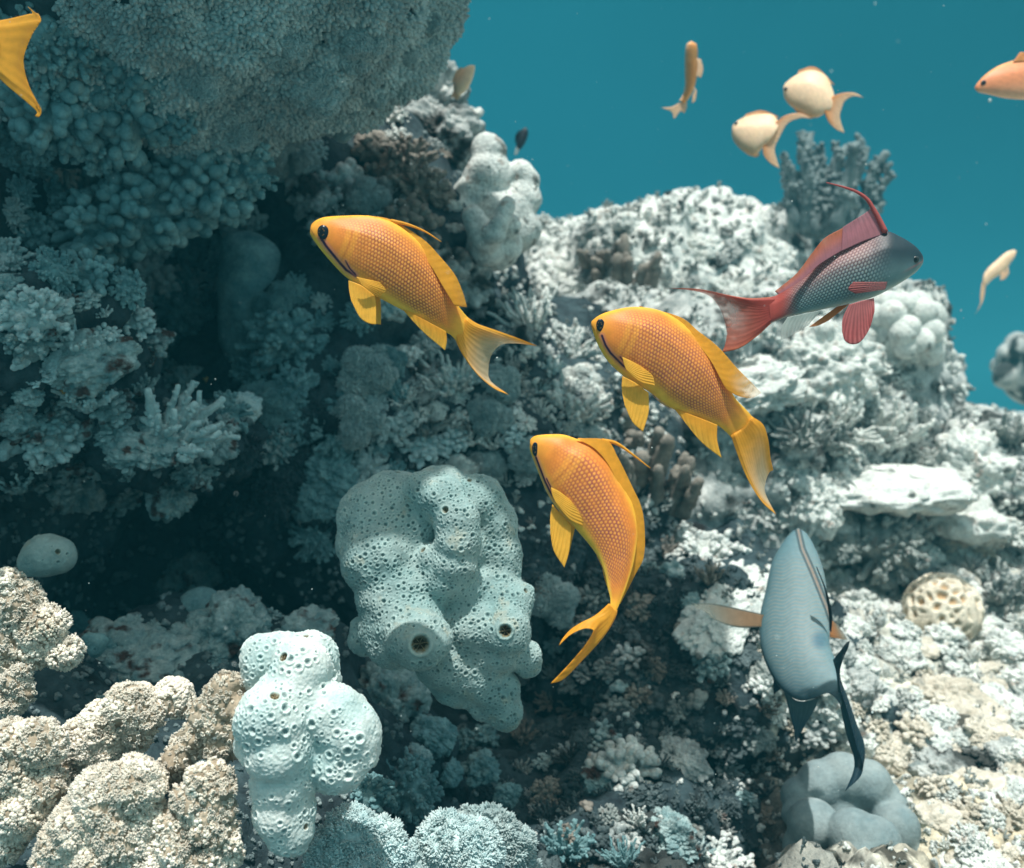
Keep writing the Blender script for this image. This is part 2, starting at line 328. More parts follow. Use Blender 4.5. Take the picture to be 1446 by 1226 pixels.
# sea floor: one sheet from below the camera to where the water swallows it
def ground():
    nx, ny = 560, 560
    u = np.linspace(-1, 1, nx); w = np.linspace(0, 1, ny)
    X = np.sign(u) * (np.abs(u) * 1.1 + np.abs(u) ** 5 * 13); Yg = .12 + 2.6 * w + 14 * w ** 5
    X, Yg = np.meshgrid(X, Yg, indexing='ij'); X, Yg = X.ravel(), Yg.ravel()
    sl = sstep(-.15, .25, X)                                  # the bright slope rises on the right
    z = -.34 + .27 * sstep(.62, 1.35, Yg) * sl + .03 * sl
    z = z - .9 * sstep(2.0, 6.0, Yg)
    p = np.stack([X, Yg, z], 1)
    z = z + (.05 * fbm(p * 5, 4, 41) + .030 * bump_cells(p * 14, 42) + .020 * bump_cells(p * 36, 43) + .008 * bump_cells(p * 90, 44)) * sstep(.1, .5, Yg)
    V = np.stack([X, Yg, z], 1)
    i = (np.arange(nx - 1)[:, None] * ny + np.arange(ny - 1)[None]).ravel()
    F = np.concatenate([np.stack([i, i + ny, i + ny + 1], 1), np.stack([i, i + ny + 1, i + 1], 1)])
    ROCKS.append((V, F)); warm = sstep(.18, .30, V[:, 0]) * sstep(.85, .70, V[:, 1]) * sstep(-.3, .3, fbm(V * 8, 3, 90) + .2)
    tag(obj('seabed', V, F, M_BED, origin=(0, 0, 0), col=lerp(np.array((.10, .115, .12)), np.array((1.1, 1.08, 1.02)), sstep(.12, .25, V[:, 0] + 0.05 * fbm(V * 9, 3, 88))) * lerp(np.array((1., 1., 1.)), np.array((1.12, 1.0, .84)), warm)), kind='structure')  # floor under the thicket darkened: its shade painted into the colour
ground()
# the pale dome on the skyline
V, f = ico(7); k = 1.52 / F_PX; sc = np.array([188 * k, .26, 150 * k])
V = V * (1 / (np.abs(V) ** 2.8).sum(1) ** (1 / 2.8))[:, None]; Vd = V * sc; nd = V / sc; nd /= np.linalg.norm(nd, axis=1)[:, None]; Vd = rough(Vd + P(925, 452, 1.52), nd, 77, .2, .26, .05, .03)
cr = 1 - np.abs(fbm(Vd * 15, 5, 91)); Vd = Vd - nd * (.012 * sstep(.84, 1.0, cr) + .006 * sstep(.75, 1.0, 1 - np.abs(fbm(Vd * 34 + 5, 4, 93))))[:, None]
tag(obj('dome_rock', Vd, f, M_WHITE), 'large pale dome shaped rock on the skyline of the reef', 'coral rock')
ROCKS.append((Vd, f))
V, F, _ = join(ROCKS)
BVH = BVHTree.FromPolygons([tuple(v) for v in V.tolist()], F.tolist())
def hit(px, py):
    d = PV(px, py, 1.0).normalized(); q, n, i, t = BVH.ray_cast(Vector((0, 0, 0)), d)
    return (q, n) if q is not None else (PV(px, py, 1.5), Vector((0, -1, 0)))

# ------------------------------------------------------------------ shapes of corals (unit size, growing along +z)
def fib(k, top=1.0, bottom=-0.3, jit=0.0, rng=RNG):
    i = np.arange(k) + .5; z = top - (top - bottom) * i / k; a = i * 2.399963 + rng.uniform(-jit, jit, k)
    s = np.sqrt(np.clip(1 - z * z, 0, 1)); d = np.stack([s * np.cos(a), s * np.sin(a), z], 1) + rng.normal(0, jit * .15, (k, 3))
    return d / np.linalg.norm(d, axis=1)[:, None]
def rmat(d): return basis(d, RNG.uniform(0, 6.28, len(np.atleast_2d(d))))
def knob_coral(seed, fingers=46, knobs=7, stem=.16, kr=.11, bottom=-.15, spread=.35, flat=.85):
    "stubby branches ending in clusters of little knobs"
    g = np.random.default_rng(seed); v, f = ico(4)
    core = v * .62; core = core + v * (.12 * fbm(core * 3, 3, seed))[:, None]; parts = [(core, f, None)]
    d = fib(fingers, 1, bottom, .5, g); ln = g.uniform(.72, 1.0, fingers)
    v2, f2 = ico(2); t = v2 * np.array([1, 1, 1.0]); t[:, :2] *= (.75 + .25 * t[:, 2:])
    pos = d * (ln * .62)[:, None]
    parts.append(stamp(t, f2, pos, rmat(d), np.stack([g.uniform(.8, 1.2, fingers) * stem] * 2 + [ln * .38], 1)))
    kd = np.repeat(d, knobs, 0) + g.normal(0, spread, (fingers * knobs, 3)); kd /= np.linalg.norm(kd, axis=1)[:, None]
    kp = np.repeat(pos, knobs, 0) + np.repeat(d, knobs, 0) * (np.repeat(ln, knobs) * g.uniform(.16, .34, fingers * knobs))[:, None] + kd * stem * .75
    tint = g.uniform(.85, 1.12, (len(kp), 1)) * np.array([[1, 1, 1]])
    parts.append(stamp(t, f2, kp, rmat(kd), np.stack([g.uniform(.7, 1.15, len(kp)) * kr] * 2 + [g.uniform(.9, 1.7, len(kp)) * kr], 1), icol=tint))
    V, F, C = join(parts); V[:, 2] *= flat; return V, F, C
def polyp_template(arms=7, reach=1.0, up=.55, w=.17):
    "one small polyp: a bead and its ring of thin tentacles"
    v, f = ico(1); parts = [(v * .34 + np.array([0, 0, .15]), f, None)]
    for a in range(arms):
        t = 2 * math.pi * a / arms; c, s = math.cos(t), math.sin(t)
        p = np.array([[c * .2 - s * w, s * .2 + c * w, .15], [c * .2 + s * w, s * .2 - c * w, .15], [c * .2, s * .2, .32], [c * reach * .75, s * reach * .75, up], [c * reach, s * reach, up * 1.15 + .1]])
        parts.append((p, np.array([[0, 1, 3], [1, 2, 3], [2, 0, 3], [0, 3, 4], [1, 4, 3]]), None))
    return join(parts)[:2]
POL_V, POL_F = polyp_template()
def floret_template(arms=8, seed=0, sub=1, tilt=(.5, 1.0), width=.17, length=.5):
    "a soft floret: rounded, drooping arms round a short stalk"
    g = np.random.default_rng(seed); v, f = ico(sub); parts = []
    for a in range(arms):
        t = 2 * math.pi * (a + g.uniform(-.3, .3)) / arms; q = g.uniform(*tilt); d = np.array([math.cos(t) * math.sin(q), math.sin(t) * math.sin(q), math.cos(q)])
        w = v * np.array([width, width, length * g.uniform(.8, 1.2)]) * (1 - .35 * v[:, 2:]) ** .5; b = basis(d[None], np.array([0.]))[0]; p = w @ b.T + d * .5; p[:, 2] -= .18 * (p[:, 0] ** 2 + p[:, 1] ** 2); parts.append((p, f, None))
    parts.append((v * .3, f, None)); return join(parts)[:2]
POL_V, POL_F = floret_template(7, 3, 1, (.35, 1.2), .15, .5); XEN_V, XEN_F = floret_template(8, 1, 1, (.25, .95), .13, .55); ROS_V, ROS_F = floret_template(9, 2, 1, (.5, 1.25), .20, .48)
def lobes(centres, radii, seed, voxel=.07, smooth=6, rough_amp=.05, rough_f=4):
    "balls melted into one lumpy body"
    v, f = ico(3); parts = [(v * r + np.array(c), f, None) for c, r in zip(centres, radii)]
    V, F, _ = join(parts); return melt(V, F, voxel, smooth, seed, rough_amp, rough_f)
def melt(V, F, voxel, smooth, seed=0, rough_amp=0.0, rough_f=4):
    me = make_mesh('melt', V, F, None); o = bpy.data.objects.new('melt', me); COL.objects.link(o)
    md = o.modifiers.new('r', 'REMESH'); md.mode = 'VOXEL'; md.voxel_size = voxel
    dg = bpy.context.evaluated_depsgraph_get(); e = o.evaluated_get(dg); m2 = e.to_mesh(); m2.calc_loop_triangles()
    V = np.zeros(len(m2.vertices) * 3); m2.vertices.foreach_get('co', V); V = V.reshape(-1, 3)
    F = np.zeros(len(m2.loop_triangles) * 3, np.int32); m2.loop_triangles.foreach_get('vertices', F); F = F.reshape(-1, 3).astype(np.int64)
    ed = np.zeros(len(m2.edges) * 2, np.int32); m2.edges.foreach_get('vertices', ed); ed = ed.reshape(-1, 2)
    e.to_mesh_clear(); bpy.data.objects.remove(o); bpy.data.meshes.remove(me)
    deg = np.maximum(np.bincount(ed.ravel(), minlength=len(V)), 1)
    for _ in range(smooth):
        A = np.stack([np.bincount(ed[:, 0], V[ed[:, 1], k], len(V)) + np.bincount(ed[:, 1], V[ed[:, 0], k], len(V)) for k in range(3)], 1) / deg[:, None]
        V = V * .4 + A * .6
    if rough_amp:
        n = vnormals(V, F); V = V + n * (rough_amp * fbm(V * rough_f, 4, seed))[:, None]
    return V, F
def staghorn(seed, n=26, spread=.9, r=.10, nubs=9, curl=.25, ln=(.7, 1.1), base=.25):
    "forked upright branches set with side nubs"
    g = np.random.default_rng(seed); parts = []; v1, f1 = ico(1); np_, nd, nr = [], [], []
    for i in range(n):
        a = g.uniform(0, 6.28); q = math.sqrt(g.uniform(0, 1)); b = np.array([math.cos(a) * q * base, math.sin(a) * q * base, 0]); d = np.array([math.cos(a) * q * spread, math.sin(a) * q * spread, 1.0]); d /= np.linalg.norm(d)
        L_ = g.uniform(*ln); pts = [b + d * L_ * t + np.array([g.normal(0, .03), g.normal(0, .03), curl * t * t * L_ * .3]) for t in np.linspace(0, 1, 7)]; rr = r * g.uniform(.8, 1.2) * np.linspace(1.15, .6, 7)
        parts.append(tube(pts, rr, 9))
        for k in range(nubs):
            t = g.uniform(.25, 1.0); j = min(int(t * 6), 5); p = pts[j] + (pts[j + 1] - pts[j]) * (t * 6 - j); w = g.normal(0, 1, 3); w -= d * w.dot(d) * .8; w = w / np.linalg.norm(w) + d * .5; w /= np.linalg.norm(w)
            np_.append(p + w * rr[j] * .9); nd.append(w); nr.append(rr[j] * g.uniform(.4, .8))
    np_, nd, nr = np.array(np_), np.array(nd), np.array(nr)
    v2, f2 = ico(1); parts.append(stamp(v2, f2, np_, rmat(nd), np.stack([nr, nr, nr * 1.7], 1)))
    return join(parts)
def rubble_lump(seed, a=(.34, .26, .16), sub=6, sq=(1, 1, .8)):
    v, f = ico(sub); V = rough(v * np.array(sq), v, seed, 1.0, *a); return V, f, None
def maze_ball(seed, freq=3.2, depth=.13, sub=6):
    "meandering ridges round sunken cups"
    v, f = ico(sub); d, d2, _ = worley(v * freq, seed, .8); e = sstep(0.10, .42, d2 - d)
    V = v * (1 + .05 * fbm(v * 2, 3, seed) - depth * e)[:, None]; c = lerp(np.array((1.2, 1.17, 1.12)), np.array((.95, .70, .48)), sstep(.6, 1, e)); return V * np.array([1, 1, .92]), f, np.concatenate([c, np.ones((len(c), 1))], 1)
def finger_coral(seed, n=9, r=.16):
    g = np.random.default_rng(seed); parts = []
    for i in range(n):
        a = g.uniform(0, 6.28); q = g.uniform(0, .55); b = np.array([math.cos(a) * q, math.sin(a) * q, -.2]); L_ = g.uniform(.7, 1.25); d = np.array([math.cos(a) * q * .5, math.sin(a) * q * .5, 1])
        t = np.linspace(0, 1, 14); pts = b + d * (t * L_)[:, None] + g.normal(0, .012, (14, 3)); rr = r * g.uniform(.7, 1.15) * (1 - .35 * t) * (1 + .12 * np.sin(t * 40 + i))
        rr[-1] *= .7; V, F = tube(pts, rr, 12); V = V + vnormals(V, F) * (.03 * bump_cells(V * 9, seed))[:, None]; parts.append((V, F, None))
    return join(parts)
def fuzz(V, F, k, size, keep=None, tmpl=None, seed=0, tint=.12, lift=0.0):
    g = np.random.default_rng(seed); p, n = on_surface(V, F, k, keep, g); tv, tf = tmpl or (POL_V, POL_F)
    n2 = n + g.normal(0, .22, n.shape); n2 /= np.linalg.norm(n2, axis=1)[:, None]
    return stamp(tv, tf, p + n * lift, basis(n2, g.uniform(0, 6.28, k)), size * g.uniform(.7, 1.25, k), icol=np.repeat(g.uniform(1 - tint, 1 + tint, (k, 1)), 3, 1))

# ------------------------------------------------------------------ placing colonies on the rock
MESH = {}
def place_mesh(name, mesh, px, py, size_px, up=None, spin=0.0, sink=0.15, squash=(1, 1, 1), at=None, tilt=0.5):
    "set a coral on the rock where the line of sight to (px, py) meets it; its size is real, from its distance"
    q, n = hit(px, py) if at is None else (PV(px, py, at), Vector((0, -.5, .86)))
    k = q.y / F_PX; s = size_px * k
    if up is None: up = (n * tilt + Vector((0, -.15, 1)) * (1 - tilt)).normalized()
    else: up = Vector(up).normalized()
    o = bpy.data.objects.new(name, mesh); COL.objects.link(o)
    rot = up.to_track_quat('Z', 'Y').to_matrix() @ Matrix.Rotation(spin, 3, 'Z')
    M = rot.to_4x4() @ Matrix.Diagonal((s * squash[0], s * squash[1], s * squash[2], 1)); M.translation = q - up * s * sink if at is None else q
    o.matrix_world = M; return o
# ------------------------------------------------------------------ the sponges and leather corals in front
def pix_lobes(L, Y):
    c = np.array([P(q[0], q[1], Y + (q[3] if len(q) > 3 else 0)) for q in L]); r = np.array([q[2] * Y / F_PX for q in L]); return c, r
def thin(p, d):
    "drop points closer than d to an earlier one"
    keep = []; kd = np.zeros((0, 3))
    for i, q in enumerate(p):
        if len(kd) == 0 or ((kd - q) ** 2).sum(1).min() > d[i] ** 2: keep.append(i); kd = np.concatenate([kd, q[None]])
    return np.array(keep)
def nearest(V, pts):
    kd = KDTree(len(pts))
    for i, q in enumerate(pts): kd.insert(q, i)
    kd.balance(); d = np.empty(len(V)); ix = np.empty(len(V), int)
    for i, q in enumerate(V.tolist()):
        _, ix[i], d[i] = kd.find(q)
    return d, ix
def sponge(name, label, cat, mat, Y, L, pore_px, gap, oscules, seed, voxel_px=1.25, smooth=20, n_try=2600, dens=(-.3, .15), grain=.00022, depth=.75):
    c, r = pix_lobes(L, Y); px = Y / F_PX; v, f = ico(4)
    V, F, _ = join([(v * b + a, f, None) for a, b in zip(c, r)])
    V, F = melt(V, F, max(3.2, voxel_px * 2) * px, smooth); V = V + vnormals(V, F) * 2.2 * px
    V, F = melt(V, F, voxel_px * px, 5)
    g = np.random.default_rng(seed); n = vnormals(V, F); org = P(L[0][0], L[0][1], Y + .02)
    V = V + n * ((1.0 if mat is M_SMOOTH else 3.0) * px * fbm(V / (40 * px), 2, seed) + grain * fbm(V / (3.2 * px), 3, seed + 4))[:, None]; n = vnormals(V, F)
    q, qn = on_surface(V, F, n_try, lambda m, k: (k[:, 1] < .35) * sstep(dens[0], dens[1], fbm(m / (55 * px), 2, seed + 9)) + .02, g)
    rad = g.choice([.6, .8, 1.0, 1.25], len(q)) * pore_px * px
    O = []
    for (ox, oy, orad) in oscules:                       # where the line of sight meets the sponge
        d0 = np.linalg.norm(np.cross(V, PV(ox, oy, 1).normalized()), axis=1); i = np.lexsort((V[:, 1],))[:]; m = np.where(d0 < 2.5 * px)[0]
        i = m[np.argmin(V[m, 1])] if len(m) else np.argmin(d0); O.append((V[i].copy(), n[i].copy(), orad * px))
    if O:
        far = np.min([np.linalg.norm(q - o[0], axis=1) - o[2] * 1.8 for o in O], 0) > 0; q, rad = q[far], rad[far]
    k = thin(q, rad * 2 * gap); q, rad = q[k], rad[k]
    d, ix = nearest(V, q); x = d / rad[ix]; rr = rad[ix]
    disp = rr * (.34 * np.exp(-((x - 1.0) / .28) ** 2) - depth * sstep(.85, .15, x)); col = np.ones((len(V), 3))
    col = lerp(col, np.array((.48, .55, .57)), sstep(.66, .38, x)); col = lerp(col, np.array((1.22, 1.2, 1.18)), np.exp(-((x - 1.0) / .25) ** 2) * .9)
    for o, on, orad in O:
        e = np.linalg.norm(V - o, axis=1) / orad; disp = np.where(e < 1.6, orad * (.22 * np.exp(-((e - 1.15) / .22) ** 2) - 1.1 * sstep(1.0, .55, e)), disp)
        col = lerp(col, np.array((.55, .38, .25)), sstep(1.0, .8, e)); col = lerp(col, np.array((1.2, 1.15, 1.1)), np.exp(-((e - 1.12) / .15) ** 2) * .6)
    V = V + n * disp[:, None]
    root = obj(name, V, F, mat, origin=org, col=col); tag(root, label, cat)
    for o, on, orad in O:                                # the throat of each opening, crossed by thin walls
        if orad < 6 * px: continue
        m, kk = 60, 12; a = np.arange(m) / m * 2 * math.pi; rr = np.linspace(0, 1, kk) ** .8
        A, Rr = np.meshgrid(a, rr, indexing='ij'); wall = np.exp(-(np.sin(3 * A + .4) / .22) ** 2)
        z = -.75 + .45 * wall * (1 - .3 * Rr) + .45 * sstep(.75, 1, Rr); T = basis(np.array([on]), np.array([g.uniform(0, 6)]))[0]
        pv = np.stack([Rr * np.cos(A) * .86, Rr * np.sin(A) * .86, z], -1).reshape(-1, 3) * orad; pv = pv @ T.T + o
        i = np.arange(m)[:, None] * kk; j = np.arange(kk - 1)[None]; i2 = ((np.arange(m) + 1) % m)[:, None] * kk
        fa = np.concatenate([np.stack([(i + j).ravel(), (i2 + j).ravel(), (i2 + j + 1).ravel()], 1), np.stack([(i + j).ravel(), (i2 + j + 1).ravel(), (i + j + 1).ravel()], 1)])
        cc = lerp(np.array((.35, .25, .16)), np.array((1.6, 1.7, 1.5)), np.maximum(wall, sstep(.8, 1, Rr)).ravel())
        op = obj('oscule', pv, fa, M_HOLE, parent=root, col=cc)
    return root
sponge('sponge', 'big grey green sponge full of ringed pores with two large netted openings', 'sponge', M_SPONGE, 0.56, [
    (530, 730, 52, .012), (512, 770, 36, .012), (560, 712, 50, .015), (620, 705, 48, .012), (672, 712, 42, .014), (696, 740, 36, .016), (702, 780, 34, .016), (690, 830, 46, .016), (712, 800, 24, .015), (725, 775, 14, .014),
    (535, 790, 52, .0), (575, 750, 48, .012), (595, 735, 40, .010), (585, 810, 44, .006), (640, 860, 40, .010), (655, 770, 38, .010), (632, 880, 42, .008), (630, 930, 46, .006), (560, 840, 56, .0), (575, 880, 54, -.006), (592, 902, 42, -.022), (560, 905, 40, -.006), (540, 890, 34, -.002), (515, 905, 20, .01), (506, 910, 14, .01), (508, 885, 14, .01),
    (600, 694, 30, .0), (625, 706, 32, -.008), (644, 732, 32, -.012), (648, 764, 32, -.013), (642, 796, 32, -.010), (630, 822, 32, -.006), (612, 790, 22, -.006), (598, 788, 18, .0), (655, 835, 32, .0),
    (668, 880, 52, .006), (712, 862, 38, .004), (735, 845, 22, .008), (744, 835, 13, .008), (714, 892, 34, -.008), (700, 915, 38, .004), (740, 925, 24, .010), (748, 940, 18, .012), (668, 945, 50, .012), (700, 975, 34, .012), (712, 1005, 26, .012), (718, 1020, 14, .012), (648, 960, 40, .014), (680, 1000, 20, .014)],
    3.5, 1.0, [(596, 911, 13), (714, 894, 9.5), (628, 718, 5), (596, 775, 4.5), (562, 665, 4.5), (664, 676, 4), (745, 833, 4)], 21, n_try=9000, dens=(-.9, -.2))
sponge('sponge', 'bright white lobed sponge with wide pores among the beige fuzzy corals', 'sponge', M_PALE, 0.43, [
    (372, 930, 34, .012), (368, 955, 26, .012), (398, 918, 26, .010), (440, 930, 38, .014), (455, 960, 26, .014), (425, 945, 42, -.002), (412, 985, 48, -.004),
    (385, 1015, 50, -.012), (362, 1050, 30, -.006), (395, 1060, 46, -.012), (400, 1105, 42, -.008), (402, 1145, 42, -.006), (408, 1172, 34, -.006), (416, 1190, 18, -.006),
    (470, 1010, 44, -.004), (490, 1035, 46, -.004), (480, 1075, 42, -.004), (500, 1060, 34, -.004), (470, 1095, 26, .0), (440, 1050, 36, -.002)],
    5.6, 1.12, [(388, 980, 7), (400, 926, 6.5), (434, 1168, 4.5), (430, 897, 5)], 33, n_try=1700, dens=(-.45, .2), depth=.5)
sponge('leather_coral', 'smooth pale grey lobed coral below the blue grey fish tail', 'coral', M_SMOOTH, 0.68, [
    (1190, 1100, 36, .02), (1160, 1108, 34, .02), (1130, 1125, 27, .02), (1225, 1108, 34, .02), (1250, 1140, 34, .02), (1215, 1130, 34, .03), (1180, 1140, 32, .02), (1122, 1150, 18, .01),
    (1148, 1165, 34, -.008), (1135, 1195, 28, -.004), (1165, 1200, 28, -.004), (1155, 1235, 34, .0), (1265, 1170, 33, .0), (1283, 1200, 27, .0), (1290, 1230, 26, .0),
    (1205, 1178, 33, -.026), (1235, 1190, 34, -.03), (1215, 1215, 38, -.032), (1250, 1220, 34, -.03), (1190, 1235, 30, -.022), (1225, 1260, 60, -.02)],
    2, 1.5, [], 5, n_try=4, smooth=7, voxel_px=1.8, grain=.0001)
sponge('sponge', 'frilled white sponge with upright folded ridges under the tiny black fish', 'sponge', M_WHITE, 0.90, [
    (690, 250, 34, .02), (672, 280, 30, .02), (655, 295, 20, .01), (690, 215, 24, .02), (684, 203, 12, .02), (735, 245, 18, .02), (745, 255, 16, .02), (738, 280, 24, .02), (725, 300, 30, .02), (700, 310, 40, .02), (700, 345, 34, .02), (670, 330, 34, .015), (735, 325, 28, .02),
    (717, 288, 11, -.05), (712, 300, 12, -.05), (706, 314, 13, -.05), (700, 328, 15, -.045), (668, 305, 13, -.03), (675, 322, 15, -.03), (686, 335, 18, -.03), (720, 320, 16, -.025), (690, 350, 26, -.01), (715, 345, 22, -.01)],
    2.5, 1.6, [], 8, n_try=200, smooth=4, voxel_px=1.6)
sponge('sponge', 'small rounded sponge with one dark opening in the shade at the left edge', 'sponge', M_SPONGE, 0.60, [(62, 785, 30), (80, 785, 26), (48, 795, 22), (88, 792, 18)], 2.5, 2.5, [(84, 778, 4)], 9, n_try=60)
sponge('sponge', 'dim bluish dome sponge at the mouth of the black hollow', 'sponge', M_TEAL, 0.70, [(283, 862, 34), (290, 872, 32), (275, 875, 30)], 2, 3, [], 10, n_try=8, voxel_px=1.8)
sponge('sponge', 'pair of small bluish balls under the fuzzy coral at left', 'sponge', M_TEAL, 0.60, [(125, 903, 12), (142, 903, 12), (134, 920, 11)], 2, 3, [], 11, n_try=8, voxel_px=1.5)
sponge('tube_sponge', 'smooth blue tube sponge in the dark behind the golden fish head', 'sponge', M_TEAL, 0.86, [(350, 365, 40), (352, 400, 42), (352, 440, 42), (350, 480, 40), (376, 360, 20), (340, 350, 18)], 2, 3, [], 12, n_try=8, voxel_px=2)

# ------------------------------------------------------------------ fuzzy beige corals, lower left
def fuzzy(name, label, mat, Y, L, seed, k, size_px, pmat=None, tmpl=None, cat='soft coral', amp=4.0, voxel=2.4, dot=0):
    c, r = pix_lobes(L, Y); px = Y / F_PX; v, f = ico(4)
    V, F, _ = join([(v * b + a, f, None) for a, b in zip(c, r)]); V, F = melt(V, F, voxel * px, 4)
    n = vnormals(V, F); V = V + n * (amp * px * (1.5 * bump_cells(V / (36 * px), seed + 3) - .8 + 1.2 * fbm(V / (26 * px), 4, seed) + .7 * bump_cells(V / (15 * px), seed + 1) + .45 * bump_cells(V / (7 * px), seed + 2)))[:, None]
    root = obj(name, V, F, M_CORE if mat is M_BEIGE else mat, origin=P(L[0][0], L[0][1], Y + .01)); tag(root, label, cat)
    PV_, PF_, PC_ = fuzz(V, F, k, size_px * px, lambda m, q: (q[:, 1] < .45) * 1.0, tmpl, seed, .2, lift=-.1 * size_px * px)
    tag(obj('polyps', PV_, PF_, pmat or mat, parent=root, col=PC_), kind='stuff')
    if dot:                                               # bead-like closed polyps
        g = np.random.default_rng(seed + 70); p, q = on_surface(V, F, dot, lambda m, q: (q[:, 1] < .4) * sstep(-.15, .25, fbm(m / (40 * px), 2, seed + 5)), g); v1, f1 = ico(2)
        B, BF, BC = stamp(v1, f1, p + q * 2.2 * px, basis(q, g.uniform(0, 6, len(p))), g.uniform(1.8, 3.3, len(p)) * px, icol=np.repeat(g.uniform(1.0, 1.3, (len(p), 1)), 3, 1))
        tag(obj('buds', B, BF, M_BUD if mat is M_BEIGE else mat, parent=root, col=BC), kind='stuff')
    return root
fuzzy('soft_coral', 'beige fuzzy coral mound climbing the left edge above a curled pale rim', M_BEIGE, .50, [(25, 860, 35.2), (60, 885, 31.7), (10, 830, 24.6), (90, 920, 21.1), (45, 915, 26.4), (0, 900, 35.2), (15, 945, 21.1), (-20, 960, 26.4)], 1, 1209, 7.5, dot=891)
fuzzy('soft_coral', 'curled beige ring of fuzzy coral at the left edge', M_BEIGE, .49, [(24, 962, 15.0), (33, 978, 12.3), (26, 995, 12.3), (8, 1000, 12.3), (-8, 992, 12.3), (30, 945, 12.3)], 2, 325, 6.5)
fuzzy('soft_coral', 'beige fuzzy coral filling the lower left corner', M_BEIGE, .43, [(20, 1090, 38.7), (55, 1050, 31.7), (10, 1050, 29.9), (35, 1140, 38.7), (60, 1110, 29.9), (0, 1180, 35.2), (-10, 1120, 44.0)], 3, 1209, 8.1, dot=1247)
fuzzy('soft_coral', 'broad beige fuzzy coral stretched diagonally beside the knob of pale dots', M_BEIGE, .46, [(180, 1000, 31.7), (150, 1025, 33.4), (120, 1045, 31.7), (105, 1075, 24.6), (205, 1010, 21.1), (150, 1060, 26.4), (125, 1090, 19.4), (190, 1035, 19.4)], 4, 1023, 7.5, dot=772)
fuzzy('soft_coral', 'small round beige coral studded with pale dots', M_BEIGE, .47, [(245, 985, 22.9), (255, 995, 17.6), (232, 992, 17.6), (200, 985, 15.8), (185, 990, 12.3)], 5, 418, 6.1, dot=950)
fuzzy('soft_coral', 'largest beige fuzzy coral mound at the bottom, thick with short tentacles', M_BEIGE, .42, [(150, 1130, 44.0), (190, 1110, 40.5), (120, 1165, 42.2), (170, 1175, 44.0), (95, 1190, 31.7), (200, 1150, 31.7), (140, 1215, 44.0), (205, 1215, 31.7), (75, 1215, 26.4)], 6, 1953, 8.4, dot=1841)
fuzzy('soft_coral', 'cream coral of smooth lobes leaning on the white lobed sponge', M_BEIGE, .44, [(320, 985, 29.9), (300, 1015, 28.2), (340, 1000, 24.6), (280, 1040, 21.1), (310, 1050, 22.9), (250, 1075, 22.9), (235, 1095, 17.6), (330, 1030, 22.9), (262, 1060, 17.6)], 7, 604, 6.4, amp=6)
fuzzy('soft_coral', 'lumpy cream coral below the white lobed sponge, ragged at its edges', M_BEIGE, .42, [(290, 1105, 24.6), (305, 1120, 22.9), (270, 1130, 24.6), (250, 1165, 26.4), (290, 1160, 31.7), (310, 1185, 26.4), (260, 1200, 31.7), (300, 1215, 31.7), (235, 1210, 21.1), (320, 1140, 15.8)], 8, 1023, 7.0, amp=6, dot=475)
# feathery soft corals along the bottom
fuzzy('feathery_coral', 'pale blue feathery coral at the foot of the white lobed sponge', M_FROST, .47, [(500, 1180, 34), (535, 1195, 30), (470, 1205, 34), (520, 1220, 40), (550, 1215, 24), (490, 1225, 34)], 11, 900, 11.5, tmpl=(XEN_V, XEN_F))
fuzzy('feathery_coral', 'whitish feathery coral cushion at the bottom edge, left of two', M_FROST, .50, [(630, 1195, 40), (610, 1215, 36), (665, 1205, 38), (640, 1235, 44), (595, 1225, 26)], 12, 900, 11.5, tmpl=(XEN_V, XEN_F))
fuzzy('feathery_coral', 'grey feathery coral cushion at the bottom edge, right of two', M_GREY, .54, [(690, 1180, 36), (715, 1205, 34), (665, 1170, 26), (725, 1230, 30), (690, 1220, 40)], 13, 900, 10.9, tmpl=(XEN_V, XEN_F))
# ------------------------------------------------------------------ coral colonies set on the rock
def proto(key, V, F, C=None):
    if C is not None and C.shape[1] == 3: C = np.concatenate([C, np.ones((len(C), 1))], 1)
    MESH[key] = make_mesh(key, V, F, None, C if C is not None else np.ones((len(V), 4)))
for i in range(3): proto('knob%d' % i, *knob_coral(100 + i, 48, 7, .15, .105))
for i in range(2): proto('fat%d' % i, *knob_coral(110 + i, 34, 3, .20, .19, spread=.45))
for i in range(2): proto('fine%d' % i, *knob_coral(120 + i, 90, 6, .09, .070))
for i in range(3): proto('stag%d' % i, *staghorn(130 + i, 24, 1.0, .085, 8))
for i in range(2): proto('twig%d' % i, *staghorn(140 + i, 40, 1.3, .055, 5, ln=(.5, 1.0)))
for i in range(4): proto('lump%d' % i, *rubble_lump(150 + i))
for i in range(2): proto('flat%d' % i, *rubble_lump(160 + i, (.22, .16, .08), 5, (1.25, 1, .38)))
for i in range(2): proto('finger%d' % i, *finger_coral(170 + i))
proto('tower', *staghorn(181, 24, .30, .078, 34, curl=.14, ln=(.55, 1.25), base=.46))
proto('ball', *maze_ball(190)); proto('ball2', *maze_ball(191, 5.5, .07, 5))
_v, _f = lobes([(0, 0, .3), (.45, .2, .4), (-.4, .1, .35), (.1, -.4, .3), (.2, .1, .75), (-.25, -.2, .7), (.6, -.25, .15)], [.45, .34, .36, .36, .3, .28, .3], 3, .05, 4, .03, 5)
proto('round', _v, _f)
_b = fib(26, 1, -.2, .3); _v2, _f2 = ico(3); proto('balls', *join([(lambda q: (q[0] * .8, q[1], None))(ico(4)), stamp(_v2, _f2, _b * .82, rmat(_b), RNG.uniform(.22, .34, 26))]))
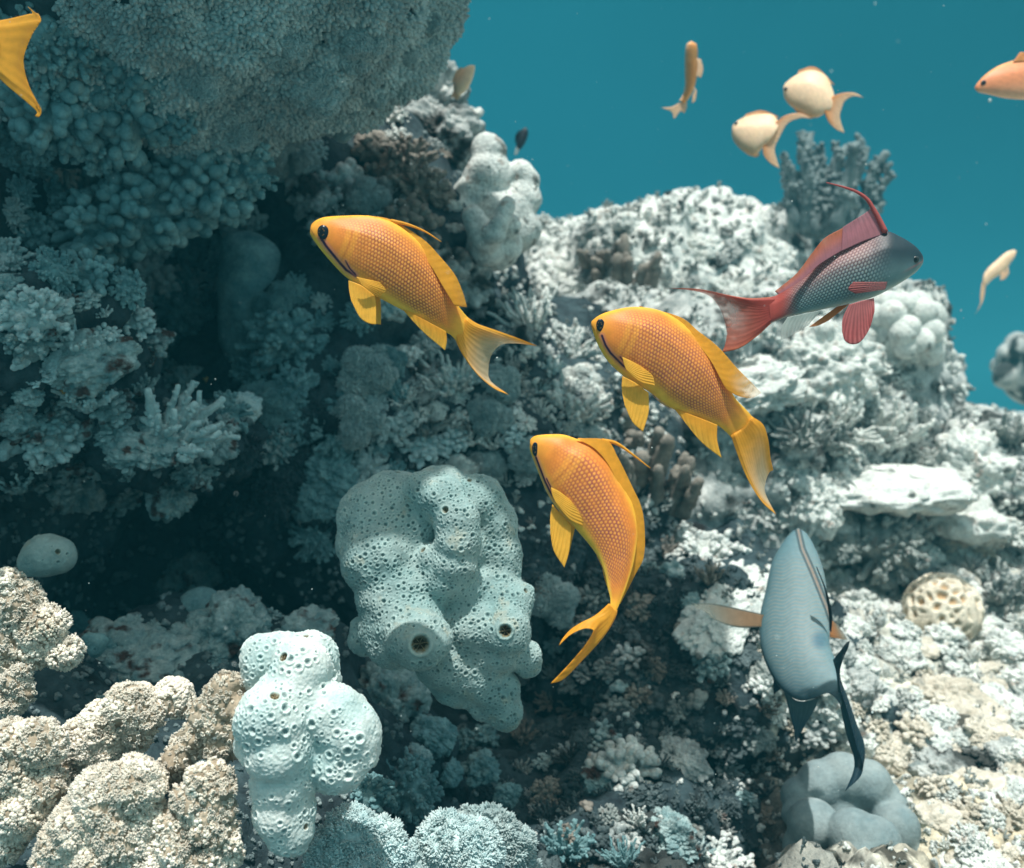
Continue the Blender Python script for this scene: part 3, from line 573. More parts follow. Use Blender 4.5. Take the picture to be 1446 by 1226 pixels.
def xen_proto(key, seed):
    v, f = lobes([(0, 0, .2), (.5, 0, .3), (-.5, .1, .3), (0, .5, .3), (0, -.5, .35), (.1, 0, .7)], [.5, .4, .4, .4, .4, .4], seed, .07, 4, .05, 5)
    proto(key, v, f); V, F, C = fuzz(v, f, 700, .17, lambda m, n: (n[:, 2] > -.5) * 1.0, (XEN_V, XEN_F), seed); proto(key + '_polyps', V, F, C)
xen_proto('xen0', 5); xen_proto('xen1', 6)
MM = {}
def mesh_of(key, mat):
    k = (key, mat.name)
    if k not in MM:
        m = MESH[key].copy(); m.materials.append(mat); MM[k] = m
    return MM[k]
NAME = {'knob': 'cauliflower_coral', 'fat': 'knobbly_coral', 'fine': 'cauliflower_coral', 'stag': 'branching_coral', 'twig': 'branching_coral', 'lump': 'coral_rock', 'flat': 'plate_coral', 'finger': 'finger_coral', 'tower': 'branching_coral', 'ball': 'brain_coral', 'round': 'lobed_coral', 'balls': 'knobbly_coral', 'xen': 'feathery_coral'}
CAT = {'coral_rock': 'coral rock', 'feathery_coral': 'soft coral'}
def colony(key, mat, px, py, size, label, group=None, **kw):
    nm = NAME[key.rstrip('0123456789')]; o = place_mesh(nm, mesh_of(key, mat), px, py, size, **kw); tag(o, label, CAT.get(nm, 'coral'), group)
    if key.startswith('xen'):
        c = bpy.data.objects.new('polyps', mesh_of(key + '_polyps', mat)); COL.objects.link(c); c.parent = o; tag(c, kind='stuff')
    return o
DN = (0, -.85, -.45); FR = (0, -1, .1)
# in the shade of the overhang
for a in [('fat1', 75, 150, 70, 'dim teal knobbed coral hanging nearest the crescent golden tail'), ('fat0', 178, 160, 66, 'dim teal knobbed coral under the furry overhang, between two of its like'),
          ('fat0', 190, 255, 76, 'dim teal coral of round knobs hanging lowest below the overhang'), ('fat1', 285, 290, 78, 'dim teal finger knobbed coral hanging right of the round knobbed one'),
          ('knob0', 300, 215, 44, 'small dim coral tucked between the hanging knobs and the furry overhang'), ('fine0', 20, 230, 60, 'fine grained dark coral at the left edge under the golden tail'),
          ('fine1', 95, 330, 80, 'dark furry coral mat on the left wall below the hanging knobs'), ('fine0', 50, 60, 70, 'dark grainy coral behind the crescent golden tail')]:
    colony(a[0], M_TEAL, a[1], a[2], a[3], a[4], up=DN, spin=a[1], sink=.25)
colony('stag0', M_FROST, 235, 628, 84, 'pale blue branching coral jutting from the left wall into the dark', up=(.62, -.45, .5), sink=.05, at=.655)
colony('stag1', M_FROST, 120, 560, 62, 'pale blue branching coral between the two left ledges', up=(.3, -.6, .7), sink=.2)
colony('knob2', M_FROST, 45, 440, 54, 'pale blue knobbed coral on top of the upper left ledge', up=(0, -.5, .8), sink=.2)
colony('stag2', M_FROST, 110, 490, 52, 'pale blue forked coral at the corner of the upper left ledge', up=(.4, -.5, .7), sink=.2)
colony('fat1', M_FROST, 70, 615, 42, 'pale round knobs under the upper left ledge', up=(0, -.8, .4), sink=.2)
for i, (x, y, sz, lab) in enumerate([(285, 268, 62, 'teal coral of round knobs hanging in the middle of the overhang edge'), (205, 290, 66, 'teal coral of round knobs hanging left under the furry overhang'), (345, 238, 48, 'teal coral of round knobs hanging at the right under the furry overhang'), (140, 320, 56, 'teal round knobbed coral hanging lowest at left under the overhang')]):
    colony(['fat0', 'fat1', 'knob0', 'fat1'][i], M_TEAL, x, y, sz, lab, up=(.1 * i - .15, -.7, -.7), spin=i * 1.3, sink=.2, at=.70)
for i, (x, y, sz) in enumerate([(420, 232, 34), (480, 175, 30), (525, 130, 32), (570, 80, 30), (600, 25, 34), (385, 215, 40), (330, 180, 44), (450, 130, 44), (500, 60, 46), (410, 60, 46), (300, 110, 46)]):
    colony('xen%d' % (i % 2), M_GREY, x, y, sz, 'woolly grey tuft standing out of the furry overhang', 'woolly tufts on the overhang', spin=i, sink=.35, tilt=1.0)
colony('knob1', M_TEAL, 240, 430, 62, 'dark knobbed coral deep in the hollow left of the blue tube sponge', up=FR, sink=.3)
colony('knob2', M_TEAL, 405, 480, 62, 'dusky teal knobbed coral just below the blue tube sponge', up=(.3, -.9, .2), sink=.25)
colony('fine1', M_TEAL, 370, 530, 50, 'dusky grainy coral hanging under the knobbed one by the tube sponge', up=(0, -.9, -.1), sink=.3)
colony('fat1', M_GREY, 470, 270, 44, 'grey knobbed coral on the slope above the golden fish head', up=(.3, -.7, .6), sink=.3)
# broken ledges at the left
for a in [('knob1', 40, 470, 56, 'blue grey crusted coral ledge high on the left edge', (1, .8, .8)), ('lump1', 120, 500, 44, 'blue grey crusted rock with an orange tipped corner', (1.2, .9, .8)), ('fat0', 60, 600, 44, 'whitish crusted coral knob low on the left ledge', (1.1, .9, .8)),
          ('lump3', 200, 615, 44, 'flat crusted ledge joining the jutting coral to the left wall', (1.5, .8, .5)), ('lump0', 300, 625, 30, 'crusted knob at the tip of the jutting ledge', (1, .8, .8)),
          ('lump1', 100, 690, 34, 'dim crusted knob under the left ledge', (1, 1, .8)), ('lump2', 240, 690, 34, 'dim lobed rock hanging under the jutting ledge', (1, .8, 1)),
          ('lump3', 260, 800, 40, 'rough dark rock at the lip of the black hollow', (1.2, .8, .8)), ('lump0', 200, 920, 62, 'rough bluish rock below the dim dome sponge', (1.4, 1, .6)), ('lump1', 330, 880, 46, 'rough brownish rock right of the dim dome sponge', (1, 1, .9)),
          ('lump2', 430, 890, 34, 'rough bluish rock behind the white lobed sponge', (1.2, 1, .7)), ('lump1', 545, 985, 44, 'reddish grey rock holding up the big pored sponge', (1, 1, 1.2))]:
    colony(a[0], M_CRUST, a[1], a[2], a[3], a[4], squash=a[5], sink=.25, spin=a[2], up=(0, -.5, .8))
for x, y, s, l in [(143, 478, 13, 'orange growth on the corner of the upper left ledge'), (20, 460, 9, 'small orange growth nearest the left edge'), (292, 537, 7, 'small orange growth on the tip of the jutting coral'), (90, 552, 8, 'small rusty growth under the upper left ledge'), (10, 632, 9, 'rusty streak of growth low on the left ledge')]:
    o = place_mesh('encrusting_sponge', mesh_of('round', M_ORANGE), x, y, s, up=(0, -.8, .5), sink=.2); tag(o, l, 'sponge')
# centre, behind the golden fish
for a in [('fine0', M_BROWN, 560, 235, 62, 'brown white cauliflower coral under the ridge by the overhang'), ('knob1', M_BROWN, 600, 265, 46, 'pale tipped cauliflower coral beside the frilled white sponge'), ('fat0', M_BROWN, 575, 320, 48, 'shaded knobbed coral just above the golden fish back'),
          ('lump1', M_ROCK, 610, 130, 44, 'white topped rock ridge against the open water'), ('lump3', M_ROCK, 620, 190, 50, 'shaded rock face below the white topped ridge'),
          ('round', M_WHITE, 490, 250, 32, 'pale lobed coral at the foot of the furry overhang'), ('xen1', M_GREY, 520, 285, 36, 'pale woolly coral just above the golden fish forehead'),
          ('lump2', M_WHITE, 790, 390, 30, 'pale rounded rock below the frilled white sponge'), ('twig0', M_WHITE, 745, 455, 62, 'white finely branched coral beyond the tail of the upper golden fish'), ('stag1', M_WHITE, 800, 500, 52, 'white forked coral left of the middle golden fish head'),
          ('twig1', M_WHITE, 640, 540, 56, 'whitish tangled coral under the belly of the upper golden fish'), ('twig0', M_BRANCH, 600, 600, 50, 'shaded tangled coral above the big pored sponge, left part'), ('xen0', M_GREY, 705, 545, 34, 'white feathery coral touching the upper golden fish tail tip'),
          ('xen1', M_GREY, 690, 590, 34, 'pale feathery tuft above the big pored sponge'), ('xen0', M_GREY, 690, 655, 30, 'pale feathery tuft at the top edge of the big pored sponge'), ('xen1', M_GREY, 745, 650, 30, 'pale feathery tuft behind the lowest golden fish face'),
          ('stag2', M_WHITE, 810, 580, 56, 'white forked coral between the three golden fish'), ('xen0', M_GREY, 500, 600, 46, 'dusky woolly coral deep behind the upper golden fish'), ('xen1', M_GREY, 520, 530, 50, 'dusky woolly coral under the belly fin of the upper golden fish'),
          ('lump0', M_ROCK, 640, 380, 60, 'shaded rock face right of the upper golden fish'), ('finger0', M_BROWN, 905, 660, 78, 'upright grey finger corals behind the spine of the lowest golden fish'), ('finger1', M_BROWN, 950, 690, 64, 'leaning grey finger corals right of the lowest golden fish'),
          ('xen1', M_GREY, 780, 850, 40, 'dim feathery coral at the right edge of the big pored sponge'),
          ('finger0', M_BROWN, 885, 395, 60, 'brown finger corals standing before the white dome rock'), ('finger1', M_BROWN, 850, 370, 44, 'tan finger coral on the left flank of the white dome rock')]:
    colony(*a, spin=a[2] * 1.7, sink=.2)
colony('round', M_WHITE, 652, 172, 22, 'white knob sticking out of the ridge into the open water', up=(.9, -.3, .4), sink=-.5)
# the white dome rock and what stands on the ridge
o = place_mesh('branching_coral', mesh_of('tower', M_HAZY), 1165, 330, 112, up=(.08, -.1, 1), spin=.6, sink=.05, at=1.35); tag(o, 'dark branching coral standing tall on the ridge against the water', 'coral')
# bright reef at the right
for a in [('balls', M_WHITE, 1270, 465, 62, 'pale coral of round balls on the shoulder above the sea gap', {}), ('lump0', M_WHITE, 1170, 510, 62, 'bright rock shoulder below the red belly fins', {}), ('lump1', M_WHITE, 1060, 545, 46, 'bright white rock behind the tail of the middle golden fish', dict(squash=(1.5, 1, .6))), 
          ('twig0', M_WHITE, 1190, 610, 62, 'bushy whitish coral in the middle of the bright slope', {}), ('stag0', M_WHITE, 1250, 620, 62, 'whitish coral with outstretched branches beside the sea gap', {}), ('twig1', M_BRANCH, 1130, 620, 52, 'shaded bushy coral right of the middle golden fish tail', {}),
          ('stag2', M_WHITE, 1285, 650, 36, 'small whitish branching coral right above the flat white plate', {}), ('flat0', M_WHITE, 1225, 690, 92, 'broad flat white plate coral', dict(squash=(1.15, 1, .55), up=(0, -.16, 1), at=1.05)), ('fine0', M_BRANCH, 1250, 765, 66, 'grey brown cauliflower coral hanging under the flat white plate', dict(up=(0, -.7, .2), at=1.02)),
          ('lump3', M_WHITE, 1375, 660, 48, 'tall white pitted rock at right, before the distant reef', {}), ('flat1', M_WHITE, 1370, 720, 70, 'white shelf of rock below the tall pitted rock', dict(up=(0, -.15, 1))), ('stag1', M_BRANCH, 1425, 620, 40, 'crooked branch with a white tip at the right edge', {}),
          ('xen0', M_BEIGE, 1345, 770, 24, 'small beige woolly coral above the honeycombed ball, left of two', {}), ('xen1', M_BEIGE, 1385, 775, 28, 'beige woolly coral above the honeycombed ball, right of two', {}), ('ball', M_SAND, 1330, 866, 54, 'beige honeycombed brain coral with tan cups', dict(sink=-.1)),
          ('stag2', M_BRANCH, 1405, 840, 46, 'dark speckled branching coral beside the honeycombed ball', {}), ('lump2', M_WHITE, 1150, 700, 40, 'white topped rock right of the long golden tail', {}), ('xen0', M_GREY, 1140, 745, 34, 'greyish woolly coral above the blue grey fish', {}),
          ('knob0', M_WHITE, 1000, 790, 58, 'pale knobbed coral left of the blue grey fish', {}), ('knob1', M_WHITE, 950, 770, 44, 'pale knobbed coral right of the lowest golden fish back', {}), ('lump0', M_WHITE, 1020, 850, 44, 'white ledge at the tip of the orange side fin', dict(squash=(1.6, 1, .5))),
          ('fat1', M_WHITE, 880, 1085, 46, 'whitish stubby coral alone in the dark lower middle', {}), ('stag0', M_WHITE, 900, 1165, 26, 'small white forked coral below the whitish stubby one', {}), ('fat0', M_FROST, 948, 1048, 20, 'small pale ball coral in the dark lower middle', {}),
          ('fine1', M_TEAL, 575, 1110, 56, 'blue grey grainy coral right of the white lobed sponge', {}), ('knob2', M_TEAL, 520, 1120, 40, 'blue coral of tiny beads touching the white lobed sponge', {}), ('stag1', M_TEAL, 800, 1200, 46, 'bluish forked coral on the bottom edge', {}), ('twig0', M_TEAL, 880, 1215, 40, 'low bluish twiggy coral on the bottom edge', {}),
          ('fine0', M_WHITE, 1010, 1225, 66, 'pale grainy coral mound on the bottom edge', dict(squash=(1.3, 1, .6)))]:
    colony(a[0], a[1], a[2], a[3], a[4], a[5], spin=a[2] * .7, **{**dict(sink=.15), **a[6]})
# far away in the haze
o = place_mesh('round_coral', mesh_of('balls', M_ROCK), 1462, 528, 58, at=2.2, up=(0, 0, 1)); tag(o, 'dim ball shaped coral head entering from the right edge', 'coral')
o = place_mesh('reef_mound', mesh_of('lump2', M_ROCK), 1378, 618, 62, at=2.8, up=(0, 0, 1), squash=(1.6, 1, .8)); tag(o, 'hazy distant reef mound behind the tall pitted rock', 'coral rock')

# ------------------------------------------------------------------ many small colonies
def scatter(poly, k, sizes, kinds, mats, label, group, gap=1.1, seed=0, up=None):
    g = random.Random(seed); done = []; poly = [Vector((x, y)) for x, y in poly]; x0, x1, y0, y1 = min(p.x for p in poly), max(p.x for p in poly), min(p.y for p in poly), max(p.y for p in poly); n = 0
    for _ in range(k * 30):
        if n >= k: break
        x, y = g.uniform(x0, x1), g.uniform(y0, y1); c = False
        for i in range(len(poly)):
            a, b = poly[i], poly[i - 1]
            if (a.y > y) != (b.y > y) and x < (b.x - a.x) * (y - a.y) / (b.y - a.y) + a.x: c = not c
        if not c: continue
        s = g.uniform(*sizes)
        if any((x - q[0]) ** 2 + (y - q[1]) ** 2 < (gap * (s + q[2]) * .5) ** 2 for q in done): continue
        done.append((x, y, s)); n += 1
        colony(g.choice(kinds), g.choice(mats), x, y, s, label, group, spin=g.uniform(0, 6.28), sink=g.uniform(.0, .3), squash=(1, 1, g.uniform(.6, 1)), up=up)
scatter([(760, 830), (960, 760), (1080, 900), (1110, 1060), (1090, 1200), (760, 1226), (720, 1060)], 120, (12, 30), ['knob0', 'knob1', 'fat0', 'fat1', 'stag0', 'stag1', 'lump0', 'round'], [M_SHADE, M_SHADE, M_BRANCH, M_BROWN, M_CRUST, M_SHADE, M_ROCK], 'small dusky coral in the dark thicket below the lowest golden fish', 'small corals in the dark thicket', seed=1)  # mostly dark colours, to paint in the thicket's shade
scatter([(1060, 880), (1446, 880), (1446, 1226), (1335, 1226), (1310, 1070), (1080, 1030)], 110, (12, 38), ['lump0', 'lump1', 'lump2', 'lump3', 'knob0', 'knob1', 'flat0', 'flat1', 'fat0', 'fat1', 'fine1', 'stag0'], [M_WHITE, M_WHITE, M_SAND, M_ROCK], 'rough pale lump of dead coral on the bright slope around the honeycombed ball', 'dead coral lumps on the bright slope', seed=2)
scatter([(1090, 560), (1310, 480), (1300, 680), (1120, 700)], 44, (14, 30), ['stag0', 'stag1', 'twig1', 'fat0', 'knob2', 'fat1'], [M_WHITE, M_WHITE, M_BRANCH], 'small whitish coral on the slope below the red belly fins', 'small corals below the red fish', seed=3)
scatter([(1060, 720), (1446, 690), (1446, 900), (1200, 890), (1180, 800)], 46, (12, 32), ['lump0', 'lump2', 'knob1', 'fat1', 'fine0', 'stag0', 'knob2'], [M_WHITE, M_WHITE, M_ROCK, M_BRANCH, M_SAND], 'small rough coral around and under the flat white plate', 'small corals around the flat plate', seed=4)
scatter([(560, 480), (660, 480), (830, 470), (860, 640), (720, 690), (560, 640)], 60, (14, 32), ['stag0', 'stag1', 'twig0', 'knob0', 'xen0', 'fat0', 'fat1'], [M_WHITE, M_WHITE, M_ROCK, M_FROST], 'small whitish coral on the wall between the golden fish', 'small corals between the golden fish', seed=5, up=(0, -.7, .7))
scatter([(760, 300), (1100, 330), (1110, 440), (860, 420), (760, 420)], 22, (10, 22), ['lump0', 'lump1', 'fat0', 'knob0'], [M_WHITE, M_ROCK], 'small pale lump on the flank of the dome shaped rock', 'lumps on the dome rock', seed=6)
scatter([(500, 130), (640, 130), (680, 360), (520, 300)], 22, (10, 24), ['fat0', 'knob0', 'fine1', 'lump1'], [M_BROWN, M_ROCK, M_WHITE], 'small knobbed coral on the slope beside the frilled white sponge', 'small corals by the frilled sponge', seed=7, up=(.1, -.6, .7))
scatter([(300, 560), (480, 520), (480, 800), (330, 700)], 18, (20, 40), ['xen0', 'fine0', 'lump2', 'knob2'], [M_DARK, M_TEAL], 'dim coral on the back wall of the black hollow', 'dim corals in the hollow', seed=8, up=FR)
scatter([(560, 1030), (700, 1040), (720, 1130), (600, 1180)], 12, (16, 30), ['lump1', 'knob0', 'fat1', 'xen1'], [M_DARK, M_TEAL, M_CRUST], 'dim lump in the shade under the big pored sponge', 'dim lumps under the sponge', seed=9)
scatter([(90, 880), (330, 830), (470, 900), (340, 960), (120, 1000)], 20, (10, 24), ['lump0', 'lump3', 'fine0', 'fat0'], [M_CRUST, M_CRUST, M_TEAL], 'small crusted bluish lump on the shaded floor behind the beige corals', 'crusted lumps on the shaded floor', seed=10)

scatter([(0, 40), (170, 60), (320, 200), (360, 330), (300, 420), (0, 400)], 48, (26, 52), ['fat0', 'fat1', 'fat0', 'knob1', 'knob2', 'fine1'], [M_TEAL, M_TEAL, M_GREY], 'dim knobbed coral crowding the shaded wall under the furry overhang', 'dim corals under the overhang', seed=11, up=(0, -.9, -.2))
scatter([(0, 400), (150, 420), (340, 560), (330, 690), (160, 720), (0, 680)], 54, (14, 34), ['knob0', 'fat0', 'lump0', 'stag0', 'stag1', 'fat1', 'round'], [M_CRUST, M_CRUST, M_FROST], 'small crusted knob on the broken ledges at left', 'crusted knobs on the left ledges', seed=12, up=(0, -.6, .7))
scatter([(330, 380), (480, 420), (560, 500), (560, 680), (470, 740), (330, 560)], 34, (18, 40), ['knob0', 'knob2', 'xen0', 'fine0', 'fine1', 'xen1'], [M_TEAL, M_TEAL, M_GREY], 'dusky coral on the wall between the hollow and the upper golden fish', 'dusky corals beside the hollow', seed=13, up=(.2, -.9, .2))
scatter([(430, 200), (560, 260), (650, 360), (700, 470), (560, 440), (440, 320)], 22, (16, 34), ['xen0', 'fat0', 'knob1', 'lump1'], [M_GREY, M_ROCK, M_FROST], 'grey coral on the slope behind the back of the upper golden fish', 'grey corals behind the upper golden fish', seed=14, up=(.2, -.7, .6))

# ------------------------------------------------------------------ uncountable cover: woolly carpet, rubble, specks
def carpet():
    V, F = ROCKS[0]; g = np.random.default_rng(3)
    c = V[F].mean(1); px = CX + c[:, 0] / c[:, 1] * F_PX; py = CY - c[:, 2] / c[:, 1] * F_PX
    ok = (py > -90) & (px > -150) & (px < 800) & (c[:, 1] > .2); V2, F2 = V, F[ok]
    n = vnormals(V, F); p, q = on_surface(V2, F2, 6500, lambda m, k: (k[:, 1] < .3) * sstep(.25, -.35, fbm(m * 14, 2, 4) - .9 * sstep(-.30, -.16, m[:, 0]) + .15), g)
    q = q + g.normal(0, .35, q.shape); q /= np.linalg.norm(q, axis=1)[:, None]
    s = .0066 * g.uniform(.5, 1.3, len(p)); s = np.stack([s, s, s * 1.3], 1)
    Vp, Fp, Cp = stamp(ROS_V, ROS_F, p + q * .001, basis(q, g.uniform(0, 6, len(p))), s, icol=np.repeat(np.clip(.98 + .22 * fbm(p * 30, 3, 77) + g.normal(0, .07, len(p)), .6, 1.3)[:, None], 3, 1))
    tag(obj('soft_coral_carpet', Vp, Fp, M_GREY, origin=(-.2, .7, .2), col=Cp), 'grey woolly soft coral covering the overhang at upper left', 'soft coral', kind='stuff')
carpet()
def rubble():
    g = np.random.default_rng(9); pts, nr, yy = [], [], []
    for _ in range(26000):
        x, y = g.uniform(-120, 1566), g.uniform(60, 1320)
        if x < 330 and y < 400: continue
        d = PV(x, y, 1.0).normalized(); q, n, i, t = BVH.ray_cast(Vector((0, 0, 0)), d)
        if q is None or q.y > 3.2 or (q.y < .95 and q.z > .03 and q.x < -.03): continue
        pts.append(q); nr.append(n); yy.append(q.y)
    p, n, Y = np.array(pts), np.array(nr), np.array(yy); m = sstep(-.25, .35, fbm(p * 11, 3, 60)) * .65 + .35 > g.random(len(p)); p, n, Y = p[m], n[m], Y[m]
    up = n * .6 + np.array([0, -.1, .6]) + g.normal(0, .35, n.shape); up /= np.linalg.norm(up, axis=1)[:, None]
    a = ico(2); kn = [(a[0] * .55 * np.array([1, 1, 1.3]), a[1], None)]
    for _ in range(5):
        d = g.normal(0, 1, 3); d[2] = abs(d[2]); d /= np.linalg.norm(d); v, f = ico(1); kn.append((v * g.uniform(.3, .45) + d * .55, f, None))
    kv, kf, _ = join(kn)
    tw = []
    for _ in range(4):
        d = g.normal(0, .6, 3); d[2] = 1; d /= np.linalg.norm(d); tw.append((*tube([d * t for t in (0, .5, 1.0, 1.4)], [.24, .22, .2, .14], 6), None))
    tv, tf, _ = join(tw); sel = g.random(len(p))
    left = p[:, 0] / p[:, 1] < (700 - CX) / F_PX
    gloom = ~left & (p[:, 0] < .18 + .04 * fbm(p * 9, 3, 88)) & (p[:, 1] < .95) & (p[:, 2] < -.08); left = left | gloom & (g.random(len(p)) < .9)  # thicket zone, where crumbs and twigs get the shade-darkened colour
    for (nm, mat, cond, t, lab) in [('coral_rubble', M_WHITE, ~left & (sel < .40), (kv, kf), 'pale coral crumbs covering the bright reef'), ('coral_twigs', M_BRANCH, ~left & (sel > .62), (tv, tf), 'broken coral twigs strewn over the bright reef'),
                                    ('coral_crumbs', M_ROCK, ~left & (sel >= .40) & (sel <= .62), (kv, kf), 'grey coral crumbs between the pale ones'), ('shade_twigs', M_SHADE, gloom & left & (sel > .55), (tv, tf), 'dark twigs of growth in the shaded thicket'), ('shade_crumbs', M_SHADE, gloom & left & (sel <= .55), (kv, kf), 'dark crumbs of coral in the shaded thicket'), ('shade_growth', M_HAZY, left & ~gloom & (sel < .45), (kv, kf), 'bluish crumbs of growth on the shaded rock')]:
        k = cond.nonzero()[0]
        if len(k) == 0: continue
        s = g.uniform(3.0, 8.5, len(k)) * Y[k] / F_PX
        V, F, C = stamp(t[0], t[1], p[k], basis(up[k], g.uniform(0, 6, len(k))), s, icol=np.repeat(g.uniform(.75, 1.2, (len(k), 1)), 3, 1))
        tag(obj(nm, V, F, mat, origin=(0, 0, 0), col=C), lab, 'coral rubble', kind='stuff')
rubble()
def specks():
    g = np.random.default_rng(12); k = 650; Y = g.uniform(.25, 1.0, k); p = P(g.uniform(-100, 1546, k), g.uniform(-100, 1326, k), Y); v, f = ico(1)
    V, F, C = stamp(v, f, p, basis(g.normal(0, 1, (k, 3)) + 1e-3, g.uniform(0, 6, k)), g.uniform(.00007, .0002, k))
    tag(obj('floating_specks', V, F, M_PALE, origin=(0, 0, 0), col=C), 'tiny pale specks drifting in the water', 'specks', kind='stuff')
specks()
# ------------------------------------------------------------------ fish
M_SKIN = col_mat('fish_skin', 0.48, 0.25, sss=.35); M_FIN = col_mat('fish_fin', 0.5, 0.2, fin=True)
M_EYE = col_mat('fish_eye', 0.22, 0.3)

def hexdots(a, b):
    "0..1 centre of overlapping scales laid in staggered rows"
    best = np.full(a.shape, 9.0)
    b0 = np.floor(b)
    for k in (0, 1):
        r = b0 + k; off = 0.5 * (np.mod(r, 2)); c = np.round(a - off) + off
        best = np.minimum(best, ((a - c) / 0.92) ** 2 + ((b - r) / 0.95) ** 2)
    return 1 - sstep(0.26, 0.50, np.sqrt(best))
def seg_dist(p, line):
    d = np.full(p.shape[:-1], 1e9); line = np.asarray(line, float)
    for i in range(len(line) - 1):
        a, b = line[i], line[i + 1]; t = np.clip(((p - a) @ (b - a)) / ((b - a) @ (b - a)), 0, 1)
        d = np.minimum(d, np.linalg.norm(p - a - t[..., None] * (b - a), axis=-1))
    return d
def loft_body(root, Y, top, bot, wr, paint, n=200, m=120, bend=None, name='body', ridge=.5, scale_amp=0.0):
    w = np.linspace(0, 1, n) ** 1.35
    T, B = spline(top, n, w), spline(bot, n, w); C = (T + B) / 2; s = w
    dY = np.zeros(n) if bend is None else np.array([bend(x) for x in s])
    th = np.arange(m) / m * 2 * math.pi
    Pc, Pt = P(C[:, 0], C[:, 1], Y + dY), P(T[:, 0], T[:, 1], Y + dY); up = Pt - Pc
    hh = np.linalg.norm(up, axis=1); ww = hh * np.array([wr(x) for x in s])
    vd = Pc / np.linalg.norm(Pc, axis=1)[:, None]
    cs, sn = np.cos(th), np.sin(th)
    thin_ = 1 - ridge * sstep(.35, 1.0, cs)[None] * sstep(.10, .30, s)[:, None]       # the back narrows to the root of the dorsal fin
    V = Pc[:, None] + up[:, None] * cs[None, :, None] - vd[:, None] * (ww[:, None, None] * (sn[None] * thin_)[:, :, None])
    px = C[:, None] + (T - C)[:, None] * cs[None, :, None]
    q = np.where(th <= math.pi, th / math.pi, 2 - th / math.pi)
    ss, vv, qq, ff = np.broadcast_to(s[:, None], (n, m)), np.broadcast_to(cs[None], (n, m)), np.broadcast_to(q[None], (n, m)), np.broadcast_to(sn[None], (n, m))
    c, relief = paint(ss, vv, qq, ff, px)
    if scale_amp:
        nr = up[:, None] * cs[None, :, None] / np.maximum(hh, 1e-6)[:, None, None] - vd[:, None] * sn[None, :, None]
        V = V + nr * (relief * scale_amp)[..., None]
    V = V.reshape(-1, 3); i = np.arange(n - 1)[:, None] * m; j = np.arange(m)[None]; k = (j + 1) % m
    a, b, d, e = (i + j).ravel(), (i + k).ravel(), (i + m + j).ravel(), (i + m + k).ravel()
    F = np.concatenate([np.stack([a, d, e], 1), np.stack([a, e, b], 1)])
    tip = len(V); V = np.concatenate([V, V[-m:].mean(0)[None]]); last = (n - 1) * m + np.arange(m)
    F = np.concatenate([F, np.stack([last, np.full(m, tip), (n - 1) * m + (np.arange(m) + 1) % m], 1)])
    cc = np.concatenate([c.reshape(-1, 3), c.reshape(-1, 3)[-1:]])
    o = obj(name, V, F, M_SKIN, parent=root, col=cc)
    front = sn > 0.02
    return dict(px=px[:, front].reshape(-1, 2), P=np.stack([V[:-1].reshape(n, m, 3)[:, front].reshape(-1, 3)], 0)[0], C=C, s=s, dY=dY, Y=Y, ww=ww)
def eye(root, body, px, rx, ry, rot=0.0, ring=(0.75, 0.38, 0.10), pupil=(0.003, 0.004, 0.007), iris=(0.004, 0.009, 0.016), rim=(0.02, 0.015, 0.03), nm='eye'):
    i = np.argmin(((body['px'] - px) ** 2).sum(1)); q = body['P'][i]; Yq = q[1]; k = Yq / F_PX
    v, f = ico(4); c, sn = math.cos(rot), math.sin(rot)
    x, z, d = v[:, 0] * rx * k, v[:, 2] * ry * k, v[:, 1] * 0.42 * min(rx, ry) * k
    r = np.sqrt(v[:, 0] ** 2 + v[:, 2] ** 2)
    rr = np.sqrt((v[:, 0] + 0.22) ** 2 + v[:, 2] ** 2)
    col = np.where((rr < 0.47)[:, None], pupil, np.where((rr < 0.50)[:, None], np.asarray(ring) * .35, iris)); col = np.where((r > 0.9)[:, None], rim, col)
    cen = P(px[0], px[1], Yq)
    V = cen + np.stack([x * c - z * sn, d, x * sn + z * c], 1)
    obj(nm, V, f, M_EYE, parent=root, col=col)
    body_c = np.array([body['C'][np.argmin(((body['C'] - px) ** 2).sum(1))]])
    # the eye on the far side of the head
    j = np.argmin(((body['C'] - px) ** 2).sum(1)); dd = 2 * (Yq - body['Y'] - body['dY'][j])
    V2 = V.copy(); V2[:, 1] -= dd; V2[:, [0, 2]] *= ((Yq - dd) / Yq)
    obj(nm, V2, f, M_EYE, parent=root, col=col)
